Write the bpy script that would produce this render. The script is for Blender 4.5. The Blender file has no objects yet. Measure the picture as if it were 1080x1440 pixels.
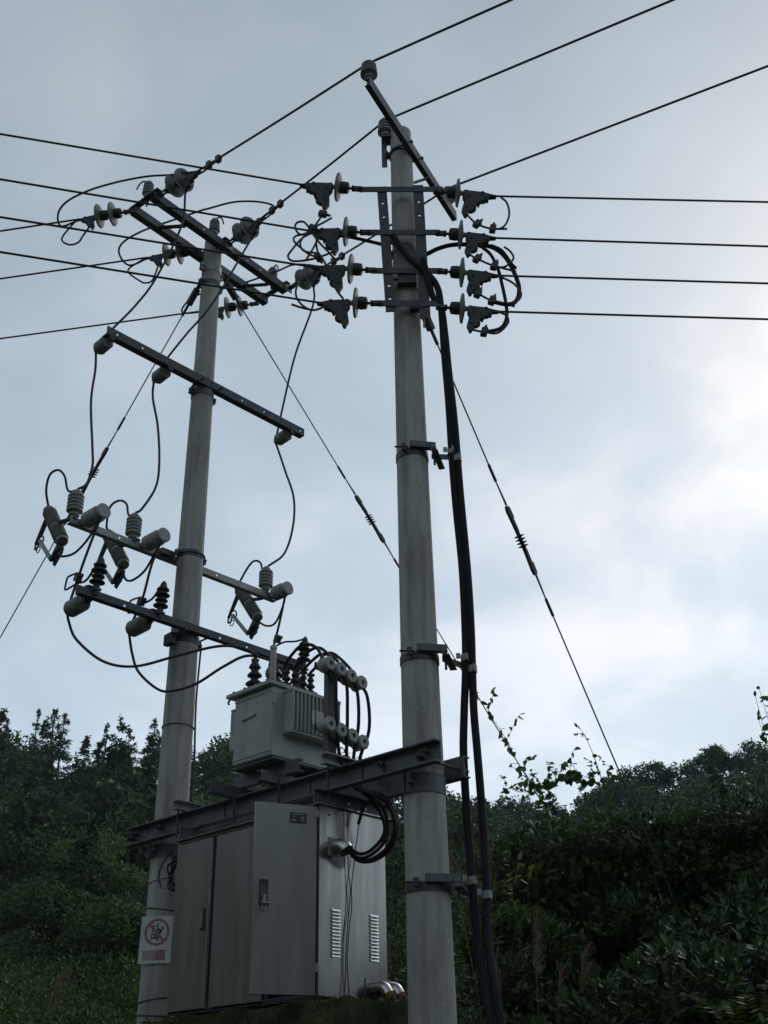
import bpy, math, random
import numpy as np
from mathutils import Vector, Matrix

random.seed(7)
rng = np.random.default_rng(11)
scene = bpy.context.scene
COL = scene.collection
R = math.radians

# ------------------------------------------------------------------ camera
PITCH, ROLL = R(28.840), R(-1.211)
fwd = Vector((0, math.cos(PITCH), math.sin(PITCH)))
up0 = Vector((0, -math.sin(PITCH), math.cos(PITCH)))
rt0 = Vector((1, 0, 0))
rt = rt0 * math.cos(ROLL) + up0 * math.sin(ROLL)
upv = up0 * math.cos(ROLL) - rt0 * math.sin(ROLL)
cam_data = bpy.data.cameras.new("camera")
cam = bpy.data.objects.new("camera", cam_data)
COL.objects.link(cam)
m = Matrix.Identity(4)
for i in range(3):
    m[i][0], m[i][1], m[i][2] = rt[i], upv[i], -fwd[i]
m[2][3] = 1.5
cam.matrix_world = m
cam_data.sensor_fit = 'HORIZONTAL'
cam_data.sensor_width = 36.0
cam_data.lens = 1551.23 / 1080 * 36.0
cam_data.clip_start = 0.05
cam_data.clip_end = 3000
scene.camera = cam

# ------------------------------------------------------------------ sky, sun, exposure
SUN_AZ, SUN_EL = R(32), R(36)          # azimuth clockwise from the view direction (+Y)
sun_dir = Vector((math.sin(SUN_AZ) * math.cos(SUN_EL), math.cos(SUN_AZ) * math.cos(SUN_EL), math.sin(SUN_EL)))
world = bpy.data.worlds.new("World")
scene.world = world
world.use_nodes = True
nt = world.node_tree
nt.nodes.clear()
N = nt.nodes.new
LK = nt.links.new
out = N('ShaderNodeOutputWorld')
bg = N('ShaderNodeBackground')
bg.inputs['Strength'].default_value = 0.12
sky = N('ShaderNodeTexSky')
sky.sky_type = 'NISHITA'
sky.sun_disc = False
sky.sun_elevation = SUN_EL
sky.sun_rotation = SUN_AZ
sky.dust_density = 2.0
tc = N('ShaderNodeTexCoord')
nrm = N('ShaderNodeVectorMath'); nrm.operation = 'NORMALIZE'
LK(tc.outputs['Generated'], nrm.inputs[0])
sep = N('ShaderNodeSeparateXYZ'); LK(nrm.outputs[0], sep.inputs[0])
def wmath(op, a, b=None, c=None, clamp=False):
    n = N('ShaderNodeMath'); n.operation = op; n.use_clamp = clamp
    for i, v in enumerate((a, b, c)):
        if v is None: continue
        if isinstance(v, (int, float)): n.inputs[i].default_value = v
        else: LK(v, n.inputs[i])
    return n.outputs[0]
zc = wmath('MAXIMUM', sep.outputs['Z'], 0.0)
den = wmath('ADD', zc, 0.32)
comb = N('ShaderNodeCombineXYZ')
LK(wmath('DIVIDE', sep.outputs['X'], den), comb.inputs[0])
LK(wmath('DIVIDE', sep.outputs['Y'], den), comb.inputs[1])
def wnoise(scale, detail, rough, off):
    mp = N('ShaderNodeMapping'); mp.inputs['Location'].default_value = off
    LK(comb.outputs[0], mp.inputs[0])
    n = N('ShaderNodeTexNoise'); n.inputs['Scale'].default_value = scale
    n.inputs['Detail'].default_value = detail; n.inputs['Roughness'].default_value = rough
    n.inputs['Distortion'].default_value = 0.35
    LK(mp.outputs[0], n.inputs['Vector'])
    return n.outputs['Fac']
big = wnoise(1.7, 7, 0.5, (3.1, 1.7, 0))
fine = wnoise(4.6, 8, 0.5, (0.3, 4.4, 0))
dot = N('ShaderNodeVectorMath'); dot.operation = 'DOT_PRODUCT'
LK(nrm.outputs[0], dot.inputs[0]); dot.inputs[1].default_value = sun_dir
near_sun = wmath('POWER', wmath('MAXIMUM', dot.outputs['Value'], 0.0), 3.5)
# thin cloud deck: brighter towards the veiled sun and the horizon, darker overhead
lum = wmath('ADD', 1.45, wmath('MULTIPLY', near_sun, 1.35))
lum = wmath('ADD', lum, wmath('MULTIPLY', wmath('SUBTRACT', 1.0, zc), 4.1))
var = wmath('ADD', 0.62, wmath('ADD', wmath('MULTIPLY', big, 0.42), wmath('MULTIPLY', fine, 0.32)))
lum = wmath('MULTIPLY', lum, wmath('MULTIPLY', var, 1.06))
puff = N('ShaderNodeMapRange'); puff.inputs['From Min'].default_value = 0.46; puff.inputs['From Max'].default_value = 0.62
puff.interpolation_type = 'SMOOTHSTEP'
LK(wmath('ADD', wmath('MULTIPLY', big, 0.62), wmath('MULTIPLY', fine, 0.38)), puff.inputs['Value'])
tint = N('ShaderNodeMix'); tint.data_type = 'RGBA'
tint.inputs[6].default_value = (0.815, 0.985, 1.13, 1)     # blue-grey veil
tint.inputs[7].default_value = (1.01, 1.035, 1.09, 1)      # whiter puffs
LK(wmath('MULTIPLY', puff.outputs[0], wmath('ADD', 0.0, wmath('MULTIPLY', near_sun, 1.1)), clamp=True), tint.inputs[0])
lum = wmath('MULTIPLY', lum, wmath('ADD', wmath('SUBTRACT', 1.0, wmath('MULTIPLY', near_sun, 0.10)), wmath('MULTIPLY', puff.outputs[0], wmath('ADD', 0.03, wmath('MULTIPLY', near_sun, 0.13)))))
cl = N('ShaderNodeVectorMath'); cl.operation = 'SCALE'
LK(tint.outputs[2], cl.inputs[0]); LK(lum, cl.inputs['Scale'])
mixs = N('ShaderNodeMix'); mixs.data_type = 'RGBA'
mixs.inputs[0].default_value = 0.9
LK(sky.outputs[0], mixs.inputs[6]); LK(cl.outputs[0], mixs.inputs[7])
LK(mixs.outputs[2], bg.inputs['Color'])
LK(bg.outputs[0], out.inputs['Surface'])

sl = bpy.data.lights.new("sun", 'SUN')
sl.energy = 0.5
sl.angle = R(14)
sl.color = (1.0, 0.95, 0.88)
so = bpy.data.objects.new("sun", sl)
COL.objects.link(so)
so.rotation_euler = (-sun_dir).to_track_quat('-Z', 'Y').to_euler()

vs = scene.view_settings
vs.view_transform = 'Standard'
vs.look = 'None'
vs.exposure = 0.3
vs.gamma = 1.0
vs.use_curve_mapping = False
scene.cycles.max_bounces = 8
scene.cycles.transparent_max_bounces = 8

# ------------------------------------------------------------------ frame of the two poles
ANG = R(42.859)
U = Vector((math.cos(ANG), -math.sin(ANG), 0))     # from the left pole to the right pole
V = Vector((math.sin(ANG), math.cos(ANG), 0))      # along the crossarms, away from the camera
Z = Vector((0, 0, 1))
X = Vector((1, 0, 0)); Y = Vector((0, 1, 0))
ORG = Vector((-1.8234, 9.2462, 0))
SEP = 2.8
def L(a, b, z): return ORG + U * a + V * b + Z * z
def LD(a, b, z=0): return (U * a + V * b + Z * z).normalized()

# ------------------------------------------------------------------ mesh helpers
WORG = {}
def basis(d, hint=None):
    d = Vector(d).normalized()
    h = Vector(hint) if hint is not None else (Z if abs(d.z) < 0.9 else X)
    e1 = (h - d * h.dot(d)).normalized()
    e2 = d.cross(e1)
    return d, e1, e2
class MB:
    def __init__(s): s.v = []; s.f = []
    def add(s, vs_, fs):
        k = len(s.v); s.v += [Vector(p) for p in vs_]; s.f += [tuple(i + k for i in f) for f in fs]
        return s
    def box(s, c, ex, ey, ez, sx, sy, sz):
        c = Vector(c); p = []
        for i in (-1, 1):
            for j in (-1, 1):
                for k in (-1, 1):
                    p.append(c + ex * (i * sx / 2) + ey * (j * sy / 2) + ez * (k * sz / 2))
        q = [(0, 1, 3, 2), (4, 6, 7, 5), (0, 4, 5, 1), (2, 3, 7, 6), (0, 2, 6, 4), (1, 5, 7, 3)]
        if ex.cross(ey).dot(ez) < 0: q = [tuple(reversed(f)) for f in q]
        return s.add(p, q)
    def bar(s, p0, p1, w, h, hint=None):
        p0 = Vector(p0); p1 = Vector(p1); d, e1, e2 = basis(p1 - p0, hint)
        return s.box((p0 + p1) / 2, d, e2, e1, (p1 - p0).length, w, h)
    def prism(s, poly, o, ex, ey, ext):
        o = Vector(o); n = len(poly)
        a = [o + ex * x + ey * y for x, y in poly]; b = [p + ext for p in a]
        ar = sum(poly[i][0] * poly[(i + 1) % n][1] - poly[(i + 1) % n][0] * poly[i][1] for i in range(n))
        fl = (ex.cross(ey).dot(ext) > 0) == (ar > 0)
        fs = [tuple(range(n))[::-1] if fl else tuple(range(n)), tuple(range(n, 2 * n)) if fl else tuple(range(n, 2 * n))[::-1]]
        for i in range(n):
            j = (i + 1) % n
            fs.append((i, j, j + n, i + n) if fl else (i, i + n, j + n, j))
        return s.add(a + b, fs)
    def tube(s, pts, r, n=8, r1=None, caps=True):
        pts = [Vector(p) for p in pts]; k = len(pts)
        d, e1, e2 = basis(pts[1] - pts[0]); vs_ = []
        for i, p in enumerate(pts):
            t = (pts[min(i + 1, k - 1)] - pts[max(i - 1, 0)]).normalized()
            e1 = (e1 - t * e1.dot(t)).normalized(); e2 = t.cross(e1)
            rr = r if r1 is None else r + (r1 - r) * i / (k - 1)
            for j in range(n):
                a = 2 * math.pi * j / n
                vs_.append(p + e1 * (rr * math.cos(a)) + e2 * (rr * math.sin(a)))
        fs = []
        for i in range(k - 1):
            for j in range(n):
                j2 = (j + 1) % n
                fs.append((i * n + j, i * n + j2, (i + 1) * n + j2, (i + 1) * n + j))
        if caps:
            fs.append(tuple(range(n))[::-1]); fs.append(tuple(range((k - 1) * n, k * n)))
        return s.add(vs_, fs)
    def lathe(s, p0, d, prof, n=24, caps=True):
        p0 = Vector(p0); d, e1, e2 = basis(d); vs_ = []; fs = []
        for t, r in prof:
            for j in range(n):
                a = 2 * math.pi * j / n
                vs_.append(p0 + d * t + e1 * (r * math.cos(a)) + e2 * (r * math.sin(a)))
        k = len(prof)
        for i in range(k - 1):
            for j in range(n):
                j2 = (j + 1) % n
                fs.append((i * n + j, i * n + j2, (i + 1) * n + j2, (i + 1) * n + j))
        if caps:
            fs.append(tuple(range(n))[::-1]); fs.append(tuple(range((k - 1) * n, k * n)))
        return s.add(vs_, fs)
    def ring(s, c, d, r, w, h, n=36):
        # flat strap bent round a pole: inner radius r, thickness w, height h
        return s.lathe(Vector(c) - Vector(d) * (h / 2), d, [(0, r), (0, r + w), (h, r + w), (h, r), (0, r)], n, caps=False)
    def holed(s, p0, p1, wd, width, thick, holes, hs):
        # strip of steel from p0 to p1, wide along wd, with square bolt holes at distances `holes`
        p0 = Vector(p0); p1 = Vector(p1); d = (p1 - p0).normalized(); Ln = (p1 - p0).length
        wd = (wd - d * wd.dot(d)).normalized(); nd = d.cross(wd)
        cur = 0
        for h in sorted(holes) + [None]:
            e = Ln if h is None else h - hs / 2
            s.box(p0 + d * ((cur + e) / 2), d, wd, nd, e - cur, width, thick)
            if h is not None:
                w2 = (width - hs) / 2
                for sg in (-1, 1):
                    s.box(p0 + d * h + wd * (sg * (hs / 2 + w2 / 2)), d, wd, nd, hs, w2, thick)
                cur = h + hs / 2
        return s
    def angle(s, p0, p1, n1, n2, w1=0.07, w2=0.07, t=0.008, holes=(), hs=0.02):
        # rolled angle: flange 1 in the plane (dir, n1), flange 2 in (dir, n2), sharing the heel line p0-p1
        p0 = Vector(p0); p1 = Vector(p1)
        s.holed(p0 + n1 * (w1 / 2) + n2 * (t / 2), p1 + n1 * (w1 / 2) + n2 * (t / 2), n1, w1, t, list(holes), hs)
        s.holed(p0 + n2 * ((w2 + t) / 2) + n1 * (t / 2), p1 + n2 * ((w2 + t) / 2) + n1 * (t / 2), n2, w2 - t, t, [], hs)
        return s
    def channel(s, p0, p1, n1, n2, web, fl, t=0.009):
        # rolled channel: web along n1 centred on p0-p1, flanges along n2
        p0 = Vector(p0); p1 = Vector(p1); d = (p1 - p0).normalized()
        poly = [(-web / 2, 0), (web / 2, 0), (web / 2, fl), (web / 2 - t, fl), (web / 2 - t, t), (-web / 2 + t, t), (-web / 2 + t, fl), (-web / 2, fl)]
        return s.prism(poly, p0, n1, n2, p1 - p0)
    def bolt(s, p, d, r=0.012, h=0.018):
        return s.lathe(p, d, [(0, r), (h, r)], 6)
    def build(s, name, mat, parent=None, org=None, smooth=35):
        me = bpy.data.meshes.new(name)
        if parent is not None: o0 = WORG[parent.name]
        else: o0 = Vector(org) if org is not None else sum(s.v, Vector()) / len(s.v)
        me.from_pydata([tuple(p - o0) for p in s.v], [], s.f)
        me.materials.append(mat)
        me.shade_smooth(); me.set_sharp_from_angle(angle=R(smooth))
        o = bpy.data.objects.new(name, me); COL.objects.link(o)
        if parent is not None: o.parent = parent
        else: o.location = o0
        WORG[o.name] = o0
        return o
def tag(o, label, cat=None, group=None, kind=None):
    if label: o['label'] = label
    if cat: o['category'] = cat
    if group: o['group'] = group
    if kind: o['kind'] = kind
    return o
def thing(name, label, cat, loc, group=None):
    o = bpy.data.objects.new(name, None); COL.objects.link(o)
    o.empty_display_size = 0.1; o.location = loc; WORG[o.name] = Vector(loc)
    return tag(o, label, cat, group)
def crom(pts, n=8):
    pts = [Vector(p) for p in pts]
    if len(pts) == 2: return [pts[0].lerp(pts[1], i / n) for i in range(n + 1)]
    P = [pts[0] * 2 - pts[1]] + pts + [pts[-1] * 2 - pts[-2]]; o = []
    for i in range(1, len(P) - 2):
        a, b, c, d = P[i - 1:i + 3]
        for k in range(n):
            t = k / n
            o.append(0.5 * ((2 * b) + (c - a) * t + (2 * a - 5 * b + 4 * c - d) * t * t + (3 * b - a - 3 * c + d) * t ** 3))
    o.append(pts[-1]); return o
def np_mesh(name, verts, faces, mat, parent=None, org=None, smooth=False):
    me = bpy.data.meshes.new(name)
    o0 = np.array(WORG[parent.name]) if parent is not None else np.array(org if org is not None else (0, 0, 0), float)
    v = np.asarray(verts, dtype=np.float32) - o0.astype(np.float32)
    f = np.asarray(faces, dtype=np.int32); k = f.shape[1]
    me.vertices.add(len(v)); me.vertices.foreach_set('co', v.ravel())
    me.loops.add(f.size); me.loops.foreach_set('vertex_index', f.ravel())
    me.polygons.add(len(f)); me.polygons.foreach_set('loop_start', np.arange(0, f.size, k, dtype=np.int32))
    me.update(calc_edges=True); me.validate()
    if smooth: me.shade_smooth()
    me.materials.append(mat)
    o = bpy.data.objects.new(name, me); COL.objects.link(o)
    if parent is not None: o.parent = parent
    else: o.location = o0
    WORG[o.name] = Vector(o0)
    return o

# ------------------------------------------------------------------ materials
def mat(name, col, rough=0.6, metal=0.0, vary=0.0, scale=6.0, detail=6, stretch=(1, 1, 1), bump=0.0, col2=None, spec=0.5, coat=0.0, bscale=None, rvary=0.0):
    m_ = bpy.data.materials.new(name); m_.use_nodes = True
    t = m_.node_tree; b = t.nodes['Principled BSDF']
    b.inputs['Base Color'].default_value = (*col, 1); b.inputs['Roughness'].default_value = rough
    b.inputs['Metallic'].default_value = metal; b.inputs['Specular IOR Level'].default_value = spec
    b.inputs['Coat Weight'].default_value = coat
    if vary or bump or col2:
        c = t.nodes.new('ShaderNodeTexCoord'); mp = t.nodes.new('ShaderNodeMapping')
        mp.inputs['Scale'].default_value = stretch
        t.links.new(c.outputs['Object'], mp.inputs[0])
        n = t.nodes.new('ShaderNodeTexNoise'); n.inputs['Scale'].default_value = scale; n.inputs['Detail'].default_value = detail
        n.inputs['Roughness'].default_value = 0.65
        t.links.new(mp.outputs[0], n.inputs['Vector'])
        r_ = t.nodes.new('ShaderNodeValToRGB')
        lo = tuple(x * (1 - vary) for x in col); hi = col2 if col2 else tuple(min(1, x * (1 + vary)) for x in col)
        r_.color_ramp.elements[0].position = 0.3; r_.color_ramp.elements[0].color = (*lo, 1)
        r_.color_ramp.elements[1].position = 0.7; r_.color_ramp.elements[1].color = (*hi, 1)
        t.links.new(n.outputs['Fac'], r_.inputs[0]); t.links.new(r_.outputs[0], b.inputs['Base Color'])
        if rvary:
            n4 = t.nodes.new('ShaderNodeTexNoise'); n4.inputs['Scale'].default_value = 5.0; n4.inputs['Detail'].default_value = 7
            mp4 = t.nodes.new('ShaderNodeMapping'); mp4.inputs['Scale'].default_value = (2.5, 2.5, 0.25); t.links.new(c.outputs['Object'], mp4.inputs[0]); t.links.new(mp4.outputs[0], n4.inputs['Vector'])
            mr = t.nodes.new('ShaderNodeMapRange'); mr.inputs['From Min'].default_value = 0.3; mr.inputs['From Max'].default_value = 0.7; mr.inputs['To Min'].default_value = rough - rvary; mr.inputs['To Max'].default_value = rough + rvary
            t.links.new(n4.outputs['Fac'], mr.inputs['Value']); t.links.new(mr.outputs[0], b.inputs['Roughness'])
        if bump:
            n2 = t.nodes.new('ShaderNodeTexNoise'); n2.inputs['Scale'].default_value = bscale or scale * 4; n2.inputs['Detail'].default_value = 5
            t.links.new(mp.outputs[0], n2.inputs['Vector'])
            bp = t.nodes.new('ShaderNodeBump'); bp.inputs['Strength'].default_value = bump; bp.inputs['Distance'].default_value = 0.01
            t.links.new(n2.outputs['Fac'], bp.inputs['Height']); t.links.new(bp.outputs[0], b.inputs['Normal'])
    return m_
def leafmat(name, dark, light, rough=0.45, trans=0.25, spec=0.5):
    m_ = bpy.data.materials.new(name); m_.use_nodes = True
    t = m_.node_tree; b = t.nodes['Principled BSDF']
    g = t.nodes.new('ShaderNodeNewGeometry'); r_ = t.nodes.new('ShaderNodeValToRGB')
    r_.color_ramp.elements[0].color = (*dark, 1); r_.color_ramp.elements[1].color = (*light, 1)
    t.links.new(g.outputs['Random Per Island'], r_.inputs[0])
    c = t.nodes.new('ShaderNodeTexCoord'); n = t.nodes.new('ShaderNodeTexNoise'); n.inputs['Scale'].default_value = 0.35
    t.links.new(c.outputs['Object'], n.inputs['Vector'])
    mx = t.nodes.new('ShaderNodeMix'); mx.data_type = 'RGBA'; mx.blend_type = 'MULTIPLY'; mx.inputs[0].default_value = 0.6
    rr = t.nodes.new('ShaderNodeValToRGB'); rr.color_ramp.elements[0].position = 0.35; rr.color_ramp.elements[0].color = (0.55, 0.6, 0.6, 1)
    rr.color_ramp.elements[1].position = 0.65; rr.color_ramp.elements[1].color = (1.25, 1.2, 1.0, 1)
    t.links.new(n.outputs['Fac'], rr.inputs[0]); t.links.new(r_.outputs[0], mx.inputs[6]); t.links.new(rr.outputs[0], mx.inputs[7])
    t.links.new(mx.outputs[2], b.inputs['Base Color'])
    b.inputs['Roughness'].default_value = rough; b.inputs['Specular IOR Level'].default_value = spec
    if trans:
        tr = t.nodes.new('ShaderNodeBsdfTranslucent'); t.links.new(mx.outputs[2], tr.inputs[0])
        ms = t.nodes.new('ShaderNodeMixShader'); ms.inputs[0].default_value = trans
        o = t.nodes['Material Output']
        t.links.new(b.outputs[0], ms.inputs[1]); t.links.new(tr.outputs[0], ms.inputs[2]); t.links.new(ms.outputs[0], o.inputs[0])
    return m_
def concrete_mat(name):
    m_ = mat(name, (0.41, 0.405, 0.38), 0.85, 0, 0.32, 3.0, 8, (1, 1, 0.35), 0.25, bscale=40)
    t = m_.node_tree; b = t.nodes['Principled BSDF']
    src = b.inputs['Base Color'].links[0].from_socket
    c = t.nodes.new('ShaderNodeTexCoord')
    # vertical dark weather streaks and small pits
    mp = t.nodes.new('ShaderNodeMapping'); mp.inputs['Scale'].default_value = (9, 9, 0.55); t.links.new(c.outputs['Object'], mp.inputs[0])
    n = t.nodes.new('ShaderNodeTexNoise'); n.inputs['Scale'].default_value = 1.6; n.inputs['Detail'].default_value = 6; t.links.new(mp.outputs[0], n.inputs['Vector'])
    r_ = t.nodes.new('ShaderNodeValToRGB'); r_.color_ramp.elements[0].position = 0.33; r_.color_ramp.elements[0].color = (0.40, 0.39, 0.36, 1)
    r_.color_ramp.elements[1].position = 0.52; r_.color_ramp.elements[1].color = (1, 1, 1, 1); t.links.new(n.outputs['Fac'], r_.inputs[0])
    n3 = t.nodes.new('ShaderNodeTexNoise'); n3.inputs['Scale'].default_value = 55; n3.inputs['Detail'].default_value = 3; t.links.new(c.outputs['Object'], n3.inputs['Vector'])
    r3 = t.nodes.new('ShaderNodeValToRGB'); r3.color_ramp.elements[0].position = 0.28; r3.color_ramp.elements[0].color = (0.5, 0.5, 0.5, 1)
    r3.color_ramp.elements[1].position = 0.40; r3.color_ramp.elements[1].color = (1, 1, 1, 1); t.links.new(n3.outputs['Fac'], r3.inputs[0])
    m1 = t.nodes.new('ShaderNodeMix'); m1.data_type = 'RGBA'; m1.blend_type = 'MULTIPLY'; m1.inputs[0].default_value = 0.5
    m2 = t.nodes.new('ShaderNodeMix'); m2.data_type = 'RGBA'; m2.blend_type = 'MULTIPLY'; m2.inputs[0].default_value = 0.7
    t.links.new(src, m1.inputs[6]); t.links.new(r_.outputs[0], m1.inputs[7])
    t.links.new(m1.outputs[2], m2.inputs[6]); t.links.new(r3.outputs[0], m2.inputs[7]); t.links.new(m2.outputs[2], b.inputs['Base Color'])
    return m_
M = {}
M['concrete'] = concrete_mat('concrete')
M['galv'] = mat('galvanised steel', (0.095, 0.106, 0.116), 0.55, 0.35, 0.3, 12, bump=0.05)
M['galvlight'] = mat('pale galvanised steel', (0.33, 0.35, 0.345), 0.55, 0.3, 0.2, 10, bump=0.05)
M['beam'] = mat('painted steel beam', (0.125, 0.14, 0.15), 0.6, 0.2, 0.3, 7, bump=0.08)
M['shadedsteel'] = mat('shaded weathered angle steel', (0.070, 0.080, 0.090), 0.6, 0.2, 0.35, 9, bump=0.08)  # darker copy of the beam steel, shade mixed into its colour
M['dark'] = mat('weathered black fittings', (0.055, 0.062, 0.070), 0.65, 0.1, 0.3, 20)
M['castiron'] = mat('dark cast fitting', (0.06, 0.065, 0.068), 0.6, 0.3, 0.35, 25, bump=0.1)
M['porcelain'] = mat('grey porcelain', (0.25, 0.26, 0.255), 0.5, 0, 0.2, 9, spec=0.35)
M['porcelainlight'] = mat('pale porcelain', (0.36, 0.37, 0.36), 0.5, 0, 0.2, 9, spec=0.35)
M['glassdisc'] = mat('greenish disc glaze', (0.25, 0.275, 0.265), 0.62, 0, 0.2, 9, spec=0.25)
M['polymer'] = mat('black polymer', (0.022, 0.023, 0.026), 0.5, 0, 0.2, 12)
M['cable'] = mat('black cable sheath', (0.020, 0.021, 0.025), 0.7, 0, 0.3, 9, spec=0.25)
M['wire'] = mat('dark conductor insulation', (0.042, 0.045, 0.052), 0.6, 0, 0.3, 9)
M['strand'] = mat('steel strand', (0.10, 0.105, 0.11), 0.5, 0.6, 0.3, 30)
M['tank'] = mat('grey green tank paint', (0.40, 0.435, 0.41), 0.55, 0, 0.2, 5, bump=0.03, stretch=(1, 1, 0.4))
M['steel'] = mat('brushed stainless', (0.33, 0.327, 0.305), 0.27, 0.95, 0.16, 2.5, 5, (1.2, 1.2, 0.2), 0.02, rvary=0.08)
M['door'] = mat('dull stainless door', (0.29, 0.29, 0.272), 0.38, 0.85, 0.10, 2.5, 5, (1.2, 1.2, 0.2), 0.02, rvary=0.08)
M['shiny'] = mat('bright sheet steel', (0.50, 0.50, 0.48), 0.34, 1.0, 0.2, 14, rvary=0.1)
M['louvre'] = mat('polished louvre lip', (0.88, 0.88, 0.86), 0.22, 1.0)
M['rust'] = mat('orange sealing foam', (0.30, 0.13, 0.04), 0.9, 0, 0.4, 20, bump=0.5)
M['white'] = mat('sign white', (0.60, 0.62, 0.60), 0.6, 0, 0.12, 7)
M['red'] = mat('faded sign red', (0.36, 0.13, 0.15), 0.6, 0, 0.2, 9, col2=(0.33, 0.20, 0.21))
M['pink'] = mat('bleached sign red', (0.40, 0.29, 0.30), 0.6, 0, 0.1, 9)
M['black'] = mat('print black', (0.02, 0.02, 0.022), 0.6)
M['plate'] = mat('nameplate', (0.55, 0.52, 0.48), 0.5, 0, 0.15, 20)
M['tie'] = mat('pale tie wire', (0.6, 0.6, 0.58), 0.4, 0.7)
M['bark'] = mat('bark', (0.07, 0.055, 0.042), 0.9, 0, 0.4, 8, bump=0.4)
M['stem'] = mat('green stem', (0.06, 0.075, 0.035), 0.7, 0, 0.3, 9)
M['straw'] = mat('dry straw', (0.26, 0.20, 0.12), 0.85, 0, 0.3, 9)
M['plume'] = mat('dry plume', (0.20, 0.145, 0.10), 0.9, 0, 0.35, 15)
M['ground'] = mat('soil and litter', (0.045, 0.05, 0.028), 0.95, 0, 0.45, 0.6, 8, bump=0.5, bscale=3)
M['moss'] = mat('moss on concrete', (0.055, 0.075, 0.025), 0.95, 0, 0.55, 5, 8, bump=0.8, bscale=30)
M['mossconc'] = mat('stained concrete', (0.10, 0.105, 0.08), 0.95, 0, 0.5, 4, 8, bump=0.6, bscale=25)
M['leaf'] = leafmat('glossy shrub leaf', (0.028, 0.066, 0.016), (0.076, 0.140, 0.038), 0.45, 0.22, 0.4)
M['leafvine'] = leafmat('vine leaf', (0.05, 0.10, 0.022), (0.08, 0.15, 0.032), 0.5, 0.3)
M['leafyellow'] = leafmat('yellow green leaf', (0.11, 0.16, 0.03), (0.17, 0.23, 0.04), 0.5, 0.35)
M['leafmid'] = leafmat('mid green foliage', (0.034, 0.076, 0.019), (0.082, 0.140, 0.038), 0.6, 0.25, 0.3)
M['leafpale'] = leafmat('paler foliage', (0.060, 0.120, 0.026), (0.125, 0.190, 0.048), 0.6, 0.28, 0.3)
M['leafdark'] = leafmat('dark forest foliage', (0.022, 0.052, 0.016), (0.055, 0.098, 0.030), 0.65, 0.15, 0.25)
M['leafdeep'] = leafmat('conifer foliage', (0.016, 0.040, 0.016), (0.040, 0.072, 0.028), 0.65, 0.12, 0.25)
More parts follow.
